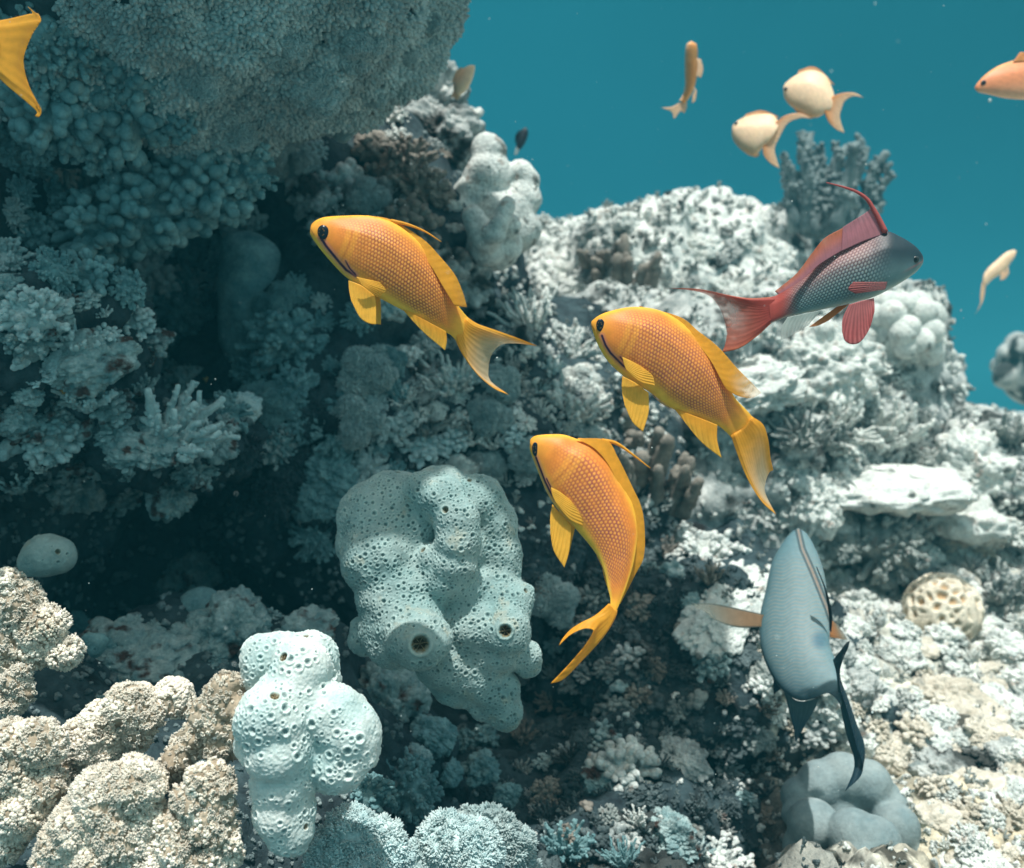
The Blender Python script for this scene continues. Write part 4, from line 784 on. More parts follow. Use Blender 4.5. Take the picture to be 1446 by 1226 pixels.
def fin(root, name, Y, base, outer, ca, cb, sideL=None, sideR=None, nu=60, nt=26, rays=12, ray_amp=0.14, alpha=(1.0, 1.0), amid=None, th=0.00035, ripple=0.00010, lift=0.0, edge=None, dy=None, ed=0.06, aend=None):
    "fin membrane between its base and its outer edge; pixel curves, real thickness and ripple"
    u, t = np.linspace(0, 1, nu), np.linspace(0, 1, nt)
    Bc, Oc = spline(base, nu), spline(outer, nu)
    Lc = spline([Bc[0]] + (list(sideL) if sideL else []) + [Oc[0]], nt); Rc = spline([Bc[-1]] + (list(sideR) if sideR else []) + [Oc[-1]], nt)
    U, Tt = np.meshgrid(u, t, indexing='ij')
    Sx = (1 - Tt)[..., None] * Bc[:, None] + Tt[..., None] * Oc[:, None] + (1 - U)[..., None] * Lc[None] + U[..., None] * Rc[None]
    Sx -= (1 - U)[..., None] * (1 - Tt)[..., None] * Bc[0] + U[..., None] * (1 - Tt)[..., None] * Bc[-1] + (1 - U)[..., None] * Tt[..., None] * Oc[0] + U[..., None] * Tt[..., None] * Oc[-1]
    Yd = Y + lift * Tt ** 1.5 + ripple * np.sin(U * rays * 2 * math.pi) * (0.3 + 0.7 * Tt)
    if dy is not None: Yd = Yd + dy(U, Tt)
    tk = th * (1 - 0.75 * Tt) * np.minimum(1, 0.25 + 6 * np.minimum(U, 1 - U))
    A = P(Sx[..., 0], Sx[..., 1], Yd - tk); Bk = P(Sx[..., 0], Sx[..., 1], Yd + tk)
    V = np.concatenate([A.reshape(-1, 3), Bk.reshape(-1, 3)]); N = nu * nt
    i = (np.arange(nu - 1)[:, None] * nt + np.arange(nt - 1)[None]).ravel()
    F = np.concatenate([np.stack([i, i + nt, i + nt + 1], 1), np.stack([i, i + nt + 1, i + 1], 1), np.stack([i + N, i + N + nt + 1, i + N + nt], 1), np.stack([i + N, i + N + 1, i + N + nt + 1], 1)])
    loop = np.concatenate([np.arange(nt), np.arange(1, nu) * nt + nt - 1, (nu - 1) * nt + np.arange(nt - 2, -1, -1), np.arange(nu - 2, 0, -1) * nt]); l2 = np.roll(loop, -1)
    F = np.concatenate([F, np.stack([loop, l2, l2 + N], 1), np.stack([loop, l2 + N, loop + N], 1)])
    c = lerp(ca, cb, sstep(0.1, 1.0, Tt)); c = c * (1 + ray_amp * np.sin(U * rays * 2 * math.pi * 2 + 0.6 * np.sin(9 * Tt)) * (0.3 + .7 * Tt))[..., None]
    if edge is not None:
        e = 1 - sstep(0, ed, np.minimum(U, 1 - U)) ; c = lerp(c, edge, e)
    al = alpha[0] + (alpha[1] - alpha[0]) * sstep(0.35, 1.0, Tt); al = al * (1 - .28 * sstep(.45, 1, Tt) * (0.5 + .5 * np.sin(U * rays * 12.566 + .6 * np.sin(9 * Tt))))
    if aend is not None: al = al * (1 - (1 - aend) * sstep(.72, 1.0, U) * sstep(.1, .8, Tt))
    if amid is not None: al = 1 - (1 - amid) * sstep(0.30, .95, Tt) * (np.clip(np.sin(np.pi * U), 0, 1) ** 0.7)
    c4 = np.concatenate([c, al[..., None]], -1).reshape(-1, 4)
    return obj(name, V, F, M_FIN, parent=root, col=np.concatenate([c4, c4]))
def filament(root, name, Y, pts, r0, r1, col):
    p = spline(pts, 24); W3 = P(p[:, 0], p[:, 1], Y); rr = np.linspace(r0, r1, 24) * Y / F_PX
    V, F = tube(W3, rr, 8); return obj(name, V, F, M_FIN, parent=root, col=np.ones((len(V), 4)) * np.array([*col, 1]))
def fish_root(name, label, cat, px, py, Y, group=None):
    return tag(empty(name, PV(px, py, Y)), label, cat, group)

YEL, ORG, NET, DOT, BEL = np.array((0.90, 0.44, 0.040)), np.array((0.74, 0.235, 0.034)), np.array((0.27, 0.062, 0.034)), np.array((0.84, 0.365, 0.075)), np.array((0.92, 0.52, 0.065))
PURP = np.array((0.035, 0.008, 0.045))
def anthias_paint(stripe, rows=28, cols=58, s0=0.16, s1=0.97, lo=0.72, hi=0.14, net=NET, yellow_top=0.0):
    def paint(s, v, q, f, px):
        n = len(s)
        wob = 0.03 * np.sin(17 * s)
        c = lerp(ORG, YEL, sstep(0.24, 0.05, q - wob + 0.02 * np.sin(40 * s)))
        c = lerp(c, BEL, sstep(lo - 0.06, lo + 0.14, q + wob * .6))
        c = lerp(c, YEL, sstep(0.20, 0.02, s) * 0.55)
        wx = np.sin(9 * s + 4 * q) * .35 + np.sin(23 * s - 11 * q) * .12; wy = np.sin(7 * s + 2) * .3 + np.sin(13 * q + 15 * s) * .15
        d = hexdots(cols * s ** 0.93 + wx, rows * q + wy); vary = .80 + .20 * np.sin(37 * s + 3 * np.sin(21 * q)) * np.sin(29 * q + 2 * np.sin(17 * s))
        reg = sstep(s0 - .04, s0 + 0.26, s + .05 * np.sin(8 * q)) * sstep(s1, s1 - 0.22, s) * sstep(hi - 0.05, hi + 0.20, q) * sstep(lo + 0.06, lo - 0.10, q - 0.10 * sstep(.4, .8, s))
        sc = lerp(net, DOT, d)
        c = lerp(c, sc, reg * 0.93 * vary)
        c = lerp(c, YEL, sstep(0.86, 1.0, s) * 0.9)
        for ln, wd in stripe:
            dd = seg_dist(px, ln); k = sstep(wd, wd * 0.35, dd); c = lerp(c, PURP, k)
            k2 = sstep(wd * 2.6, wd, dd) * (1 - k); c = lerp(c, np.array((0.62, 0.17, 0.16)), k2 * 0.5)
        # gill cover edge
        g = np.abs(s - (0.235 + 0.03 * np.sin((q - .2) * 4))); c = lerp(c, ORG * 0.62, sstep(0.010, 0.0, g) * sstep(.2, .4, q) * sstep(.86, .66, q) * .38); c = lerp(c, YEL, sstep(0.02, 0.008, np.abs(g - .02)) * sstep(.25, .4, q) * sstep(.8, .6, q) * .25)
        mo = seg_dist(px, [px[0].mean(0), px[0].mean(0) + np.array([5.5, 9.0])]); c = lerp(c, ORG * .5, sstep(1.3, .4, mo) * .6)
        return c, reg * d
    return paint
def wr_std(x): return float(np.interp(x, (0, .03, .12, .35, .6, .8, 1.0), (.75, .72, .60, .46, .42, .38, .22)))

# --- golden fish with its head towards the upper left
def fish_one():
    Y = 0.45; r = fish_root('anthias', 'golden orange fish with a black streak from eye to gill, swimming before the dark wall', 'fish', 550, 390, Y, None)
    top = [(438, 323), (440, 317), (446, 311.5), (458, 306.8), (483, 304.8), (521, 305), (557, 315.5), (590, 340.5), (613, 368), (632, 397), (644, 426), (652.6, 439), (664, 452)]
    bot = [(438, 323), (439, 333), (453, 353), (470.5, 373.5), (488, 391), (508, 405), (528.7, 417), (561.5, 434.7), (590, 449), (614, 462), (630, 470), (637.4, 474), (646, 484)]
    st = [([(453, 336), (461, 348), (470, 359), (480, 371), (489, 381), (502, 389)], 2.9), ([(488, 368), (494, 379), (502, 387)], 1.6)]
    b = loft_body(r, Y, top, bot, wr_std, anthias_paint(st), n=330, m=220, bend=lambda x: 0.012 * x * x - .002, scale_amp=0.00010)
    eye(r, b, (456.5, 328), 8.2, 10.2, 0.15)
    fin(r, 'dorsal_fin', Y + .002, [(512, 306), (556, 320.5), (586, 347), (607, 374), (625, 404), (642, 432)], [(519, 304), (554, 311), (597, 337.5), (622, 363), (642.7, 388.7), (654, 414), (659.5, 434)], YEL, YEL * 1.02, rays=16, ray_amp=.03, th=.0009, aend=.6)
    filament(r, 'dorsal_spine', Y + .001, [(552, 312), (575, 317), (600, 327), (623, 341.5)], 3.0, 0.5, YEL)
    fin(r, 'tail_fin', Y + .010, [(659, 447), (652, 463), (642, 478)], [(759, 488.5), (724, 485), (706, 488), (694, 502), (690, 520), (693, 538), (719, 558)], YEL, np.array((0.86, 0.66, 0.42)), sideL=[(674, 457), (698, 465.5), (730, 477)], sideR=[(652.6, 500), (672.8, 527.7), (698, 549)], rays=14, ray_amp=.05, amid=0.42, edge=YEL, ed=.22, lift=.006, th=.0016)
    fin(r, 'anal_fin', Y + .002, [(566, 434), (596, 450), (630, 468)], [(577, 447), (600, 471), (628.5, 495)], YEL, BEL, sideR=[(631, 482)], rays=7, ray_amp=.06, amid=.75)
    for k, (dx, dz) in enumerate(((0, -.004), (7, .008))):
        fin(r, 'pelvic_fin', Y + dz, [(492 + dx, 396), (510 + dx, 403), (529 + dx, 417)], [(496 + dx, 425), (508 + dx, 448), (520 + dx, 456.5), (531 + dx, 458.5)], BEL, BEL, sideL=[(493 + dx, 410)], sideR=[(531 + dx, 432)], rays=9, ray_amp=.10, lift=-.002 if k == 0 else .002)
    fin(r, 'pectoral_fin', Y - .0085, [(503, 391), (508, 398), (512, 404)], [(536, 398), (545, 411), (531, 419)], BEL, BEL, rays=8, ray_amp=.06, alpha=(.75, .5), lift=.003)
fish_one()

def fish_two():
    Y = 0.46; r = fish_root('anthias', 'golden orange fish with its long belly fin lowered, just below the red forked tail', 'fish', 950, 520, Y)
    top = [(834.5, 458), (836.5, 452.7), (850, 443.5), (875, 436), (900, 433.5), (930, 438), (957, 451.5), (983, 473), (1008, 500), (1026, 538), (1038, 562), (1054, 579), (1068, 595)]
    bot = [(834.5, 458), (836.6, 466.5), (845, 488.7), (859, 511), (878, 529), (897, 543), (916, 553), (939, 571), (960, 582), (985, 590), (1010, 599), (1026, 611), (1037, 624)]
    st = [([(850, 474), (855, 487), (862, 498), (872, 508), (880, 516), (888, 521)], 2.5), ([(876, 504), (884, 513), (889, 520)], 1.5)]
    net = np.array((0.30, 0.062, 0.062))
    b = loft_body(r, Y, top, bot, wr_std, anthias_paint(st, rows=30, cols=62, net=net, s0=.12), n=330, m=220, bend=lambda x: 0.010 * x * x, scale_amp=0.00010)
    eye(r, b, (848, 459.5), 6.2, 9.2, 0.05)
    fin(r, 'dorsal_fin', Y + .002, [(905, 435), (955, 457), (980, 480), (1003, 509), (1022, 544), (1030, 553)], [(902, 432), (958.6, 447), (986, 467.5), (1014, 490), (1040, 519), (1060, 539), (1075, 555)], YEL, YEL, sideR=[(1044, 560), (1062, 562)], rays=16, ray_amp=.035, th=.0009, aend=.25)
    fin(r, 'tail_fin', Y + .009, [(1062, 588), (1052, 602), (1032, 615)], [(1092, 664), (1086, 668), (1081, 682), (1081, 697), (1096, 727)], YEL, np.array((0.86, 0.66, 0.42)), sideL=[(1078, 600), (1085, 622), (1088, 646)], sideR=[(1042, 644), (1055.7, 677), (1075, 708)], rays=12, ray_amp=.06, amid=.45, edge=YEL, ed=.25, lift=.006, th=.0016, dy=lambda U, T: .008 * T * (1 - U))
    fin(r, 'anal_fin', Y + .002, [(952, 577), (985, 589), (1013, 600)], [(962, 590), (990, 624), (1019, 647)], YEL, BEL, sideR=[(1013, 622)], rays=7, ray_amp=.06, amid=.75)
    for k, (dx, dz) in enumerate(((0, -.004), (26, .009))):
        if k == 0: fin(r, 'pelvic_fin', Y + dz, [(878.8, 531), (898, 541), (916, 555)], [(882, 572), (893, 596), (908, 610)], BEL, BEL, sideL=[(878, 550)], sideR=[(916, 582)], rays=8, ray_amp=.07, lift=-.002)
        else: fin(r, 'pelvic_fin', Y + dz, [(912, 551), (919, 557), (925, 562)], [(934, 570), (946, 577), (956, 583)], BEL, BEL * .9, rays=4)
    fin(r, 'pectoral_fin', Y - .0095, [(879, 504), (881, 514), (885, 524)], [(905, 517), (921, 530), (925, 545)], BEL, BEL * 1.02, sideL=[(892, 510)], sideR=[(904, 539)], rays=9, ray_amp=.08, alpha=(1, .9), lift=.002)
fish_two()

def fish_three():
    Y = 0.45; r = fish_root('anthias', 'golden orange fish curled downward beside the big pored sponge, forked tail trailing', 'fish', 830, 740, Y)
    top = [(748.2, 627), (750, 619.5), (761, 614.5), (793, 613.5), (815, 620), (842, 628), (865, 651), (883, 688), (896, 722), (900, 756), (895, 793), (886, 824), (876, 850), (869, 866)]
    bot = [(748.2, 627), (749, 638), (761, 669.5), (772, 695), (783.6, 714), (798, 731), (811, 745), (831, 768), (845, 788), (853, 808), (858, 830), (862, 848), (860, 862)]
    st = [([(757, 646), (763, 662), (770, 680), (778, 696), (784, 706)], 2.2), ([(772, 676), (779, 690), (785, 701)], 1.3)]
    net = np.array((0.33, 0.065, 0.07))
    b = loft_body(r, Y, top, bot, wr_std, anthias_paint(st, rows=25, cols=56, hi=.22, net=net, s0=.12), n=330, m=220, bend=lambda x: -0.012 * x * x, scale_amp=0.00010)
    eye(r, b, (755.8, 634.5), 4.6, 10.0, 0.03)
    fin(r, 'dorsal_fin', Y - .003, [(815, 620), (840, 634), (860, 658), (876, 692), (887, 727), (890, 762), (886, 798), (880, 830), (873, 852)], [(817, 618.5), (856.7, 622), (873, 647), (892, 685.4), (906, 717), (910.5, 750), (909, 787), (897, 812), (876, 853)], YEL, YEL, rays=18, ray_amp=.05, th=.0014)
    filament(r, 'dorsal_spine', Y - .001, [(850, 622), (870, 626), (892, 641), (918, 661)], 3.2, 0.6, YEL)
    fin(r, 'tail_fin', Y - .012, [(860, 852), (866, 858), (872, 862)], [(788.5, 912.5), (805, 897), (824, 888), (836, 889), (837, 893), (826, 911), (806, 935), (777, 965.5)], YEL, YEL * 1.05, sideL=[(840, 869), (810, 885.5), (795, 901)], sideR=[(869, 873), (853, 899), (825, 930), (796, 959)], rays=9, ray_amp=.04, lift=-.006, th=.0016)
    fin(r, 'anal_fin', Y - .004, [(842, 784), (852, 806), (859, 832)], [(850, 792), (851, 806), (856, 826)], YEL, YEL, rays=4)
    fin(r, 'anal_fin', Y - .006, [(846, 790), (854, 810), (861, 846)], [(846, 793), (851, 815), (860, 848)], YEL * .9, YEL, rays=4) if False else None
    fin(r, 'pelvic_fin', Y - .006, [(780, 712), (793, 727), (806, 743)], [(777, 752), (782, 778), (797, 802)], BEL, BEL, sideL=[(777, 730)], sideR=[(806, 758), (803, 782)], rays=7, ray_amp=.07, lift=-.003)
    fin(r, 'pelvic_fin', Y + .008, [(790, 716), (800, 729), (812, 746)], [(788, 745), (794, 765), (804, 780)], BEL, BEL * .9, rays=7, lift=.003)
    fin(r, 'pectoral_fin', Y - .0095, [(778, 688), (780, 700), (786, 712)], [(806, 706), (822, 726), (823, 743)], BEL, BEL, sideL=[(790, 694)], sideR=[(804, 733)], rays=9, ray_amp=.08, alpha=(1, .95), lift=.002)
fish_three()

# --- red and slate male with the tall dorsal spine
def fish_male():
    Y = 0.50; r = fish_root('anthias', 'slate blue and crimson fish with a long curved dorsal spine and deeply forked red tail', 'fish', 1190, 385, Y)
    top = [(1304, 367.5), (1302, 359), (1291, 346.5), (1271, 334), (1250, 327), (1219, 339), (1183, 355), (1158, 372), (1136, 391), (1111, 408), (1097, 417), (1085, 420)]
    bot = [(1304, 367.5), (1302, 374), (1291, 386.6), (1266, 403), (1233, 419.8), (1197, 429), (1169, 435.5), (1130, 443.5), (1112, 447), (1100, 452), (1088, 457)]
    SL, RD, SIL, PK = np.array((0.024, 0.05, 0.066)), np.array((0.42, 0.07, 0.055)), np.array((0.16, 0.25, 0.26)), np.array((0.48, 0.15, 0.15))
    def paint(s, v, q, f, px):
        c = lerp(SL, SIL, sstep(0.28, 0.80, q)); c = lerp(c, SL * .7, sstep(.50, .25, s) * sstep(.75, .30, q) * .9 * sstep(0, .06, s))
        d = hexdots(46 * s, 25 * q)
        net = lerp(np.array((0.035, 0.052, 0.06)), PK * .5, sstep(.62, .10, q)); dot = lerp(np.array((0.23, 0.31, 0.31)), np.array((0.50, 0.26, 0.25)), sstep(.60, .10, q))
        reg = sstep(.22, .44, s) * sstep(1.0, .85, s) * sstep(.90, .62, q)
        c = lerp(c, lerp(net, dot, d), reg * .85)
        c = lerp(c, RD, sstep(.80, .95, s)); c = lerp(c, RD * .8, sstep(.16, .02, q) * sstep(.25, .4, s) * .8)
        c = lerp(c, PK, sstep(.05, .0, np.abs(q - (.60 + .6 * s))) * sstep(.22, .05, s) * .55)
        c = lerp(c, np.array((0.34, 0.42, 0.40)), sstep(.78, .95, q) * .8)
        c = lerp(c, PK * .7, sstep(.03, 0, s))
        return c, reg * d
    b = loft_body(r, Y, top, bot, wr_std, paint, n=300, m=200, bend=lambda x: 0.010 * x * x, scale_amp=0.00010)
    eye(r, b, (1293.3, 366.7), 4.6, 4.8, 0, ring=(0.1, 0.12, 0.12), iris=(0.02, 0.03, 0.03), rim=(0.12, 0.12, 0.12))
    PKF, ORF = np.array((0.60, 0.24, 0.28)), np.array((0.72, 0.22, 0.11))
    fin(r, 'dorsal_fin', Y, [(1252, 330), (1219, 341), (1188, 355)], [(1231, 293), (1223, 300), (1206, 311), (1190, 321)], PKF * .85, PKF, sideL=[(1247, 318), (1240, 306)], sideR=[(1189, 337)], rays=8, ray_amp=.08, alpha=(.95, .72), th=.0006)
    fin(r, 'dorsal_fin', Y + .0003, [(1189, 354), (1158, 373), (1136, 392), (1111, 409), (1099, 416)], [(1190, 322), (1165, 336), (1147, 357), (1125, 386), (1094, 411.5)], PKF * .85, ORF, rays=12, ray_amp=.08, alpha=(.95, .75), th=.0006)
    filament(r, 'dorsal_spine', Y - .001, [(1250, 328), (1241, 309), (1232.6, 294), (1224, 281), (1207.7, 270), (1183, 262), (1167, 258)], 4.2, .7, (0.55, 0.13, 0.12))
    fin(r, 'tail_fin', Y + .010, [(1098, 419), (1096, 434), (1099, 452)], [(942, 407), (975, 410), (1000, 417), (1013, 430), (1021, 447), (1026, 468), (1024, 486), (1019, 498)], RD * 1.1, (0.66, 0.20, 0.13), sideL=[(1058, 421), (1025, 416), (985, 408)], sideR=[(1089, 457), (1069, 475), (1044, 492)], rays=16, ray_amp=.08, amid=.35, lift=.006, th=.0016, edge=(0.66, .2, .1))
    fin(r, 'anal_fin', Y + .002, [(1160, 438), (1135, 443), (1112, 448)], [(1141, 460), (1118, 474), (1102, 481)], (0.5, .55, .52), (0.6, .62, .58), sideR=[(1104, 462)], rays=8, ray_amp=.12, alpha=(.85, .45))
    fin(r, 'pelvic_fin', Y + .006, [(1200, 429), (1192, 431), (1182, 433)], [(1170, 453), (1155, 460), (1142, 462)], (0.62, .22, .06), (0.66, .25, .07), rays=4)
    fin(r, 'pelvic_fin', Y - .007, [(1199, 430), (1216, 425), (1234, 421)], [(1189, 468), (1193, 481), (1204, 486.5), (1216, 482), (1228, 464), (1235, 440)], PK, (0.45, .10, .10), sideL=[(1190, 450)], sideR=[(1235, 430)], rays=6, ray_amp=.35, lift=-.003)
    fin(r, 'pectoral_fin', Y - .0095, [(1253, 398), (1252, 403), (1250, 409)], [(1205, 398), (1198, 408), (1208, 415)], PK * .8, (0.42, .10, .10), rays=6, ray_amp=.35, alpha=(.55, .95), lift=.002)
fish_male()

# --- grey surgeonfish seen from behind, steering away
def fish_grey():
    Y = 0.62; r = fish_root('surgeonfish', 'blue grey fish with fine wavy lines and orange side fins above smooth grey coral', 'fish', 1125, 880, Y)
    top = [(1127, 745), (1113, 756), (1099, 776), (1089, 797), (1081, 835), (1073, 872), (1074, 912), (1085, 945), (1104, 974), (1128, 989), (1150, 986), (1167, 979), (1179, 985), (1188, 998)]
    bot = [(1127, 745), (1140, 755), (1153, 778), (1163, 806), (1168, 836), (1172, 860), (1172, 890), (1172, 912), (1179, 930), (1184, 946), (1188, 963), (1190, 980), (1188, 998)]
    A, Bc, D = np.array((0.10, 0.185, 0.21)), np.array((0.155, 0.24, 0.26)), np.array((0.02, 0.055, 0.08))
    def paint(s, v, q, f, px):
        c = lerp(A, Bc, sstep(.25, .7, q)); c = lerp(c, D, sstep(.30, .0, q) * sstep(.35, .75, s) * .7); c = lerp(c, D, sstep(.55, .85, s) * sstep(.62, .2, q) * .55)  # body shading painted in: darker towards the left edge and the tail
        w = np.sin((px[..., 1] + 0.25 * px[..., 0] + 2.2 * np.sin(px[..., 0] * .22)) * 1.25)
        c = lerp(c, np.array((0.27, 0.23, 0.185)), sstep(.0, .9, w) * .5 * sstep(.1, .25, s) * sstep(.9, .6, s) * sstep(.1, .3, q))
        d = seg_dist(px, [(1127, 748), (1133, 775), (1146, 805), (1158, 835), (1168, 860), (1173, 875)])
        c = lerp(c, np.array((0.30, .16, .09)), sstep(2.0, .7, d) * .6); c = lerp(c, np.array((.01, .015, .02)), sstep(2.0, .9, np.abs(d - 3.2)) * .7)
        c = lerp(c, np.array((.02, .10, .16)), sstep(18, 4, np.linalg.norm(px - (1158, 905), axis=-1)) * .7)
        c = lerp(c, A * 1.1, sstep(6, 26, d) * sstep(.66, .9, q) * .6)
        return c, 0 * s
    loft_body(r, Y, top, bot, lambda x: float(np.interp(x, (0, .1, .5, .85, 1), (.9, .8, .62, .5, .6))), paint, n=320, m=240, bend=lambda x: 0.09 - .13 * x, ridge=0)
    Yt = Y - .030
    fin(r, 'dorsal_fin', Y + .004, [(1152, 800), (1164, 832), (1170, 866), (1171, 890)], [(1154, 801), (1168, 836), (1175, 868), (1174, 893)], D * .6, D * .5, rays=9, ray_amp=.3, lift=-.004)
    fin(r, 'pectoral_fin', Y - .01, [(1079, 868), (1076, 876), (1075, 886)], [(974.5, 852), (982, 857), (1000, 866)], (.52, .31, .18), (.36, .37, .31), sideL=[(1040, 859), (1005, 852)], sideR=[(1040, 886), (1010, 876)], rays=12, ray_amp=.15, alpha=(.95, .35), lift=-.012, edge=(.16, .19, .17), ed=.14)
    fin(r, 'pectoral_fin', Y + .02, [(1170, 872), (1171, 886), (1172, 900)], [(1184, 884), (1194, 898), (1197, 904)], (.66, .30, .12), (.40, .35, .26), rays=8, alpha=(1, .6))
    fin(r, 'anal_fin', Y + .004, [(1107, 976), (1128, 990), (1156, 987)], [(1121, 1030), (1123, 1046), (1125, 1046), (1131, 1036)], A * .8, D * 1.6, sideL=[(1113, 1000)], sideR=[(1150, 1003), (1138, 1022)], rays=7, ray_amp=.15)
    fin(r, 'pelvic_fin', Y + .03, [(1092, 955), (1098, 962), (1104, 972)], [(1092, 974), (1093, 981), (1096, 978)], D, D, rays=3)
    fin(r, 'tail_fin', Yt, [(1176, 932), (1181, 952), (1184, 984)], [(1200, 905), (1198, 914), (1189, 936), (1185, 965), (1196, 1004), (1208, 1050), (1218, 1090), (1193, 1118)], A * .8, D, sideL=[(1186, 920), (1195, 908)], sideR=[(1189, 1010), (1196, 1040), (1206, 1072), (1204, 1092)], rays=6, ray_amp=.15, th=.0018, lift=-.012)
fish_grey()

# --- half a golden fish leaving at the upper left
def fish_leaving():
    Y = 0.42; r = fish_root('anthias', 'golden fish of which only the crescent tail shows against the dark overhang', 'fish', -90, 70, Y)
    top = [(-235, 60), (-228, 48), (-200, 20), (-150, 0), (-100, -2), (-50, 12), (-20, 26), (0, 36)]
    bot = [(-235, 60), (-230, 75), (-200, 105), (-150, 126), (-100, 128), (-50, 118), (-20, 106), (0, 100)]
    b = loft_body(r, Y, top, bot, wr_std, anthias_paint([]), n=160, m=90)
    eye(r, b, (-214, 55), 9, 9)
    fin(r, 'tail_fin', Y, [(-8, 30), (-4, 68), (-8, 104)], [(39, 9), (50, 18), (55, 22), (42, 42), (30, 72), (28, 92), (36, 122), (48, 146), (56, 160), (54, 166), (49, 164)], YEL, YEL * .95, sideL=[(15, 26), (40, 20), (46, 19)], sideR=[(12, 123), (36, 143), (52, 158)], rays=26, ray_amp=.12, amid=.45, th=.0016)
    fin(r, 'dorsal_fin', Y, [(-160, 2), (-100, -1), (-40, 15)], [(-150, -20), (-100, -22), (-30, 6)], YEL, YEL)
    fin(r, 'pelvic_fin', Y - .004, [(-170, 118), (-150, 126), (-130, 128)], [(-150, 165), (-135, 185), (-120, 180)], BEL, BEL)
fish_leaving()

# --- small fish in the open water
CRM, CRO = np.array((0.90, 0.64, 0.43)), np.array((0.84, 0.38, 0.13))
def plain_paint(ca, cb, lo=.6, cc=None):
    def paint(s, v, q, f, px):
        c = lerp(ca, cb, sstep(lo, 1.0, q)); 
        if cc is not None: c = lerp(c, cc, sstep(.3, 0, q))
        return c * (1 + .06 * np.sin(70 * s) * np.sin(60 * q))[..., None], 0 * s
    return paint
def small_fish(label, Y, top, bot, paint, tail=None, tcol=(CRO, CRM), fins=(), eyes=None, name='anthias', wr=wr_std, bend=None, er=3.0):
    c = np.mean(top + bot, 0); r = fish_root(name, label, 'fish', c[0], c[1], Y)
    b = loft_body(r, Y, top, bot, wr, paint, n=90, m=60, bend=bend)
    if eyes: eye(r, b, eyes, er, er, rim=(.3, .2, .15), iris=(.05, .04, .05))
    if tail: fin(r, 'tail_fin', Y + (bend(1.0) if bend else 0), tail[0], tail[1], *tcol, sideL=tail[2], sideR=tail[3], nu=40, nt=16, th=.0012, ray_amp=.05)
    for nm, ba, ou, ca, cb in fins: fin(r, nm, Y - .002, ba, ou, ca, cb, nu=24, nt=10, ray_amp=.08)
small_fish('plump cream fish with yellow forked tail, upper of the pair above the dark coral', 0.95,
    [(1106, 133), (1108, 119), (1128, 104), (1148, 99.5), (1166, 107), (1176, 127), (1178, 139), (1176, 148)], [(1106, 133), (1109, 141), (1118, 151), (1136, 160), (1152, 166), (1165, 160), (1171, 157), (1172, 157)],
    plain_paint(CRM, np.array((.80, .44, .20)), .62, np.array((.86, .62, .38))), ([(1170, 139), (1167, 147), (1164, 158)], [(1220, 138), (1205, 136), (1193, 143), (1189, 152), (1186, 166), (1192.5, 188)], [(1188, 132), (1206, 131)], [(1170, 172), (1181, 183)]), (CRO * 1.05, CRM),
    [('pelvic_fin', [(1120, 152), (1132, 157), (1145, 164)], [(1128, 162), (1142, 167), (1158, 165)], CRO, CRM), ('dorsal_fin', [(1126, 105), (1150, 100), (1172, 118)], [(1128, 99), (1152, 95), (1179, 120)], CRM, CRO), ('pectoral_fin', [(1114, 140), (1118, 145), (1122, 150)], [(1128, 146), (1134, 153), (1128, 159)], CRO, CRM)], eyes=(1110, 126), wr=lambda x: .5, bend=lambda x: -.02 * x)
small_fish('plump cream fish with yellow forked tail, lower of the pair above the dark coral', 0.95,
    [(1033, 190), (1035, 177), (1046, 168), (1061, 163), (1078, 161), (1090, 162), (1098, 170), (1100, 178)], [(1033, 190), (1036, 199), (1045, 210), (1055, 217), (1066, 220), (1074, 212), (1082, 204), (1086, 200)],
    plain_paint(CRM * 1.03, np.array((.80, .46, .22)), .62, np.array((.86, .62, .38))), ([(1093, 174), (1089, 184), (1078, 201)], [(1147, 168), (1130, 167), (1112, 175), (1100, 196), (1094, 212), (1101, 238.5)], [(1110, 163), (1130, 160)], [(1078, 218), (1088, 231)]), (CRO * 1.05, CRM),
    [('pelvic_fin', [(1048, 212), (1056, 215), (1066, 219)], [(1056, 219), (1068, 222), (1074, 216)], CRO, CRM), ('dorsal_fin', [(1050, 166), (1072, 162), (1096, 168)], [(1054, 161), (1076, 156), (1100, 165)], CRM, CRO), ('pectoral_fin', [(1042, 196), (1046, 201), (1050, 206)], [(1056, 200), (1062, 208), (1056, 214)], CRO, CRM)], eyes=(1040, 175), wr=lambda x: .5, bend=lambda x: -.02 * x)
small_fish('slim orange fish hanging head up in the open water, seen edge on', 0.95,
    [(976, 58), (984, 64), (985, 84), (984, 108), (979, 128), (970, 143), (966, 147)], [(976, 58), (969, 64), (967, 82), (967, 105), (967, 124), (962, 138), (959, 141)],
    plain_paint(CRO * .95, CRM * .9, .5), ([(969, 139), (965, 143), (958, 146)], [(967, 160), (958, 157), (952, 168), (948, 158), (933, 152)], [(970, 150)], [(948, 151)]), (CRM, CRM),
    [('dorsal_fin', [(984, 82), (985, 95), (983, 108)], [(990, 84), (993, 98), (990, 110)], CRM, CRM), ('pelvic_fin', [(979, 122), (981, 128), (978, 134)], [(984, 128), (982, 142), (977, 146)], CRM, CRM)], wr=lambda x: .9, bend=lambda x: .02 * x)
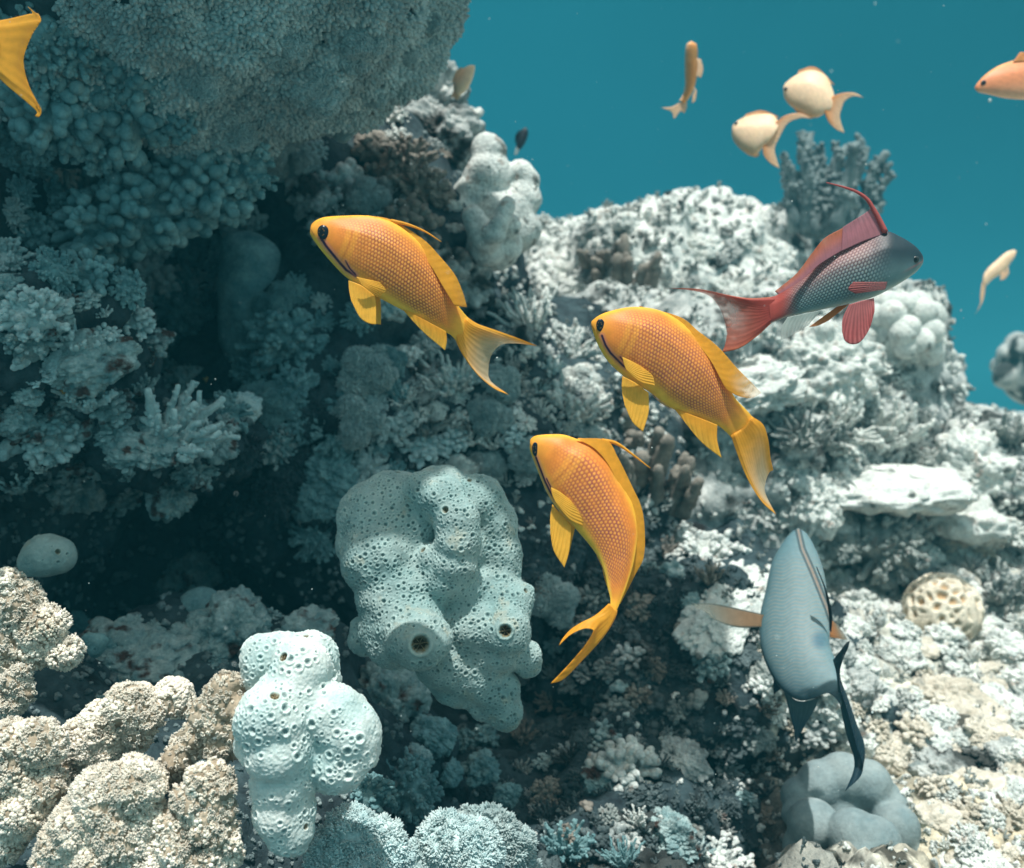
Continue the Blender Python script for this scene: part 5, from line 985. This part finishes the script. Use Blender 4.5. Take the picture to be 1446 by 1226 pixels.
small_fish('pinkish orange fish whose head and back enter at the right edge', 0.80,
    [(1376, 124), (1382, 115), (1397, 101), (1420, 89), (1450, 83), (1500, 86), (1550, 100), (1585, 112)], [(1376, 124), (1381, 130), (1397, 134), (1420, 139), (1450, 141), (1500, 140), (1550, 134), (1585, 128)],
    plain_paint(np.array((.76, .28, .13)), np.array((.82, .52, .34)), .45, np.array((.84, .40, .13))), ([(1580, 113), (1584, 120), (1580, 127)], [(1640, 90), (1612, 120), (1640, 150)], None, None), (CRO, CRM),
    [('dorsal_fin', [(1430, 88), (1480, 86), (1540, 98)], [(1440, 74), (1490, 72), (1555, 92)], CRO, CRO)], eyes=(1389, 117), er=4.0)
small_fish('small pale fish with a thin trailing tail, alone in the water beside the reef', 1.2,
    [(1435, 354), (1431, 353), (1420, 357), (1406, 369), (1396, 378), (1389, 388), (1388, 396)], [(1435, 354), (1434, 361), (1428, 370), (1416, 385), (1402, 394), (1394, 402), (1391, 404)],
    plain_paint(CRM * .95, CRM, .5), ([(1391, 388), (1391, 394), (1392, 402)], [(1384, 418), (1384, 430), (1376, 446)], [(1386, 402)], [(1388, 425)]), (CRM, CRM),
    [('pelvic_fin', [(1413, 386), (1419, 383), (1424, 376)], [(1412, 396), (1419, 394), (1425, 386)], CRM, CRM)], wr=lambda x: .6)
small_fish('small cream fish poised above the knobbly ridge beside the overhang', 0.86,
    [(671, 93), (664, 92), (654, 97), (645, 108), (640, 120), (641, 130)], [(671, 93), (670, 101), (666, 115), (659, 127), (652, 133), (650, 136)],
    plain_paint(CRM, CRM, .5), ([(641, 127), (645, 131), (651, 134)], [(637, 138), (641, 138), (646, 142)], None, None), (CRM, CRM),
    [('dorsal_fin', [(655, 97), (648, 104), (642, 116)], [(651, 95), (643, 103), (638, 117)], CRM, CRM)], wr=lambda x: .6)
small_fish('tiny black fish with a white tail in the open water above the frilled white coral', 1.2,
    [(743, 180), (738, 182), (732, 191), (729, 202), (729, 209)], [(743, 180), (746, 187), (743, 199), (737, 209), (733, 212)],
    plain_paint(np.array((.012, .02, .03)), np.array((.02, .03, .04))), ([(729, 207), (731, 210), (734, 211)], [(726, 217), (727, 219), (730, 219)], None, None), (np.array((.5, .6, .6)), np.array((.6, .7, .7))),
    [('dorsal_fin', [(736, 184), (732, 191), (730, 201)], [(733, 184), (728, 191), (727, 202)], np.array((.012, .02, .03)), np.array((.012, .02, .03)))], name='damselfish', wr=lambda x: .5)
# ------------------------------------------------------------------ the water between: a box of faintly clouded water
def haze():
    bm = bmesh.new(); bmesh.ops.create_cube(bm, size=1.0); me = bpy.data.meshes.new('haze'); bm.to_mesh(me); bm.free()
    o = bpy.data.objects.new('haze', me); COL.objects.link(o); o.scale = (44, 26, 10); o.location = (0, 11, -3.4)
    m = bpy.data.materials.new('haze'); m.use_nodes = True; nt = m.node_tree; nt.nodes.clear()
    out = nt.nodes.new('ShaderNodeOutputMaterial'); v = nt.nodes.new('ShaderNodeVolumePrincipled')
    v.inputs['Color'].default_value = (0.07, 0.55, 0.70, 1); v.inputs['Density'].default_value = 0.088; v.inputs['Anisotropy'].default_value = 0.2
    nt.links.new(v.outputs[0], out.inputs['Volume']); me.materials.append(m); tag(o, kind='stuff'); tag(o, 'blue green water haze that fades the distant reef', 'haze')
haze()
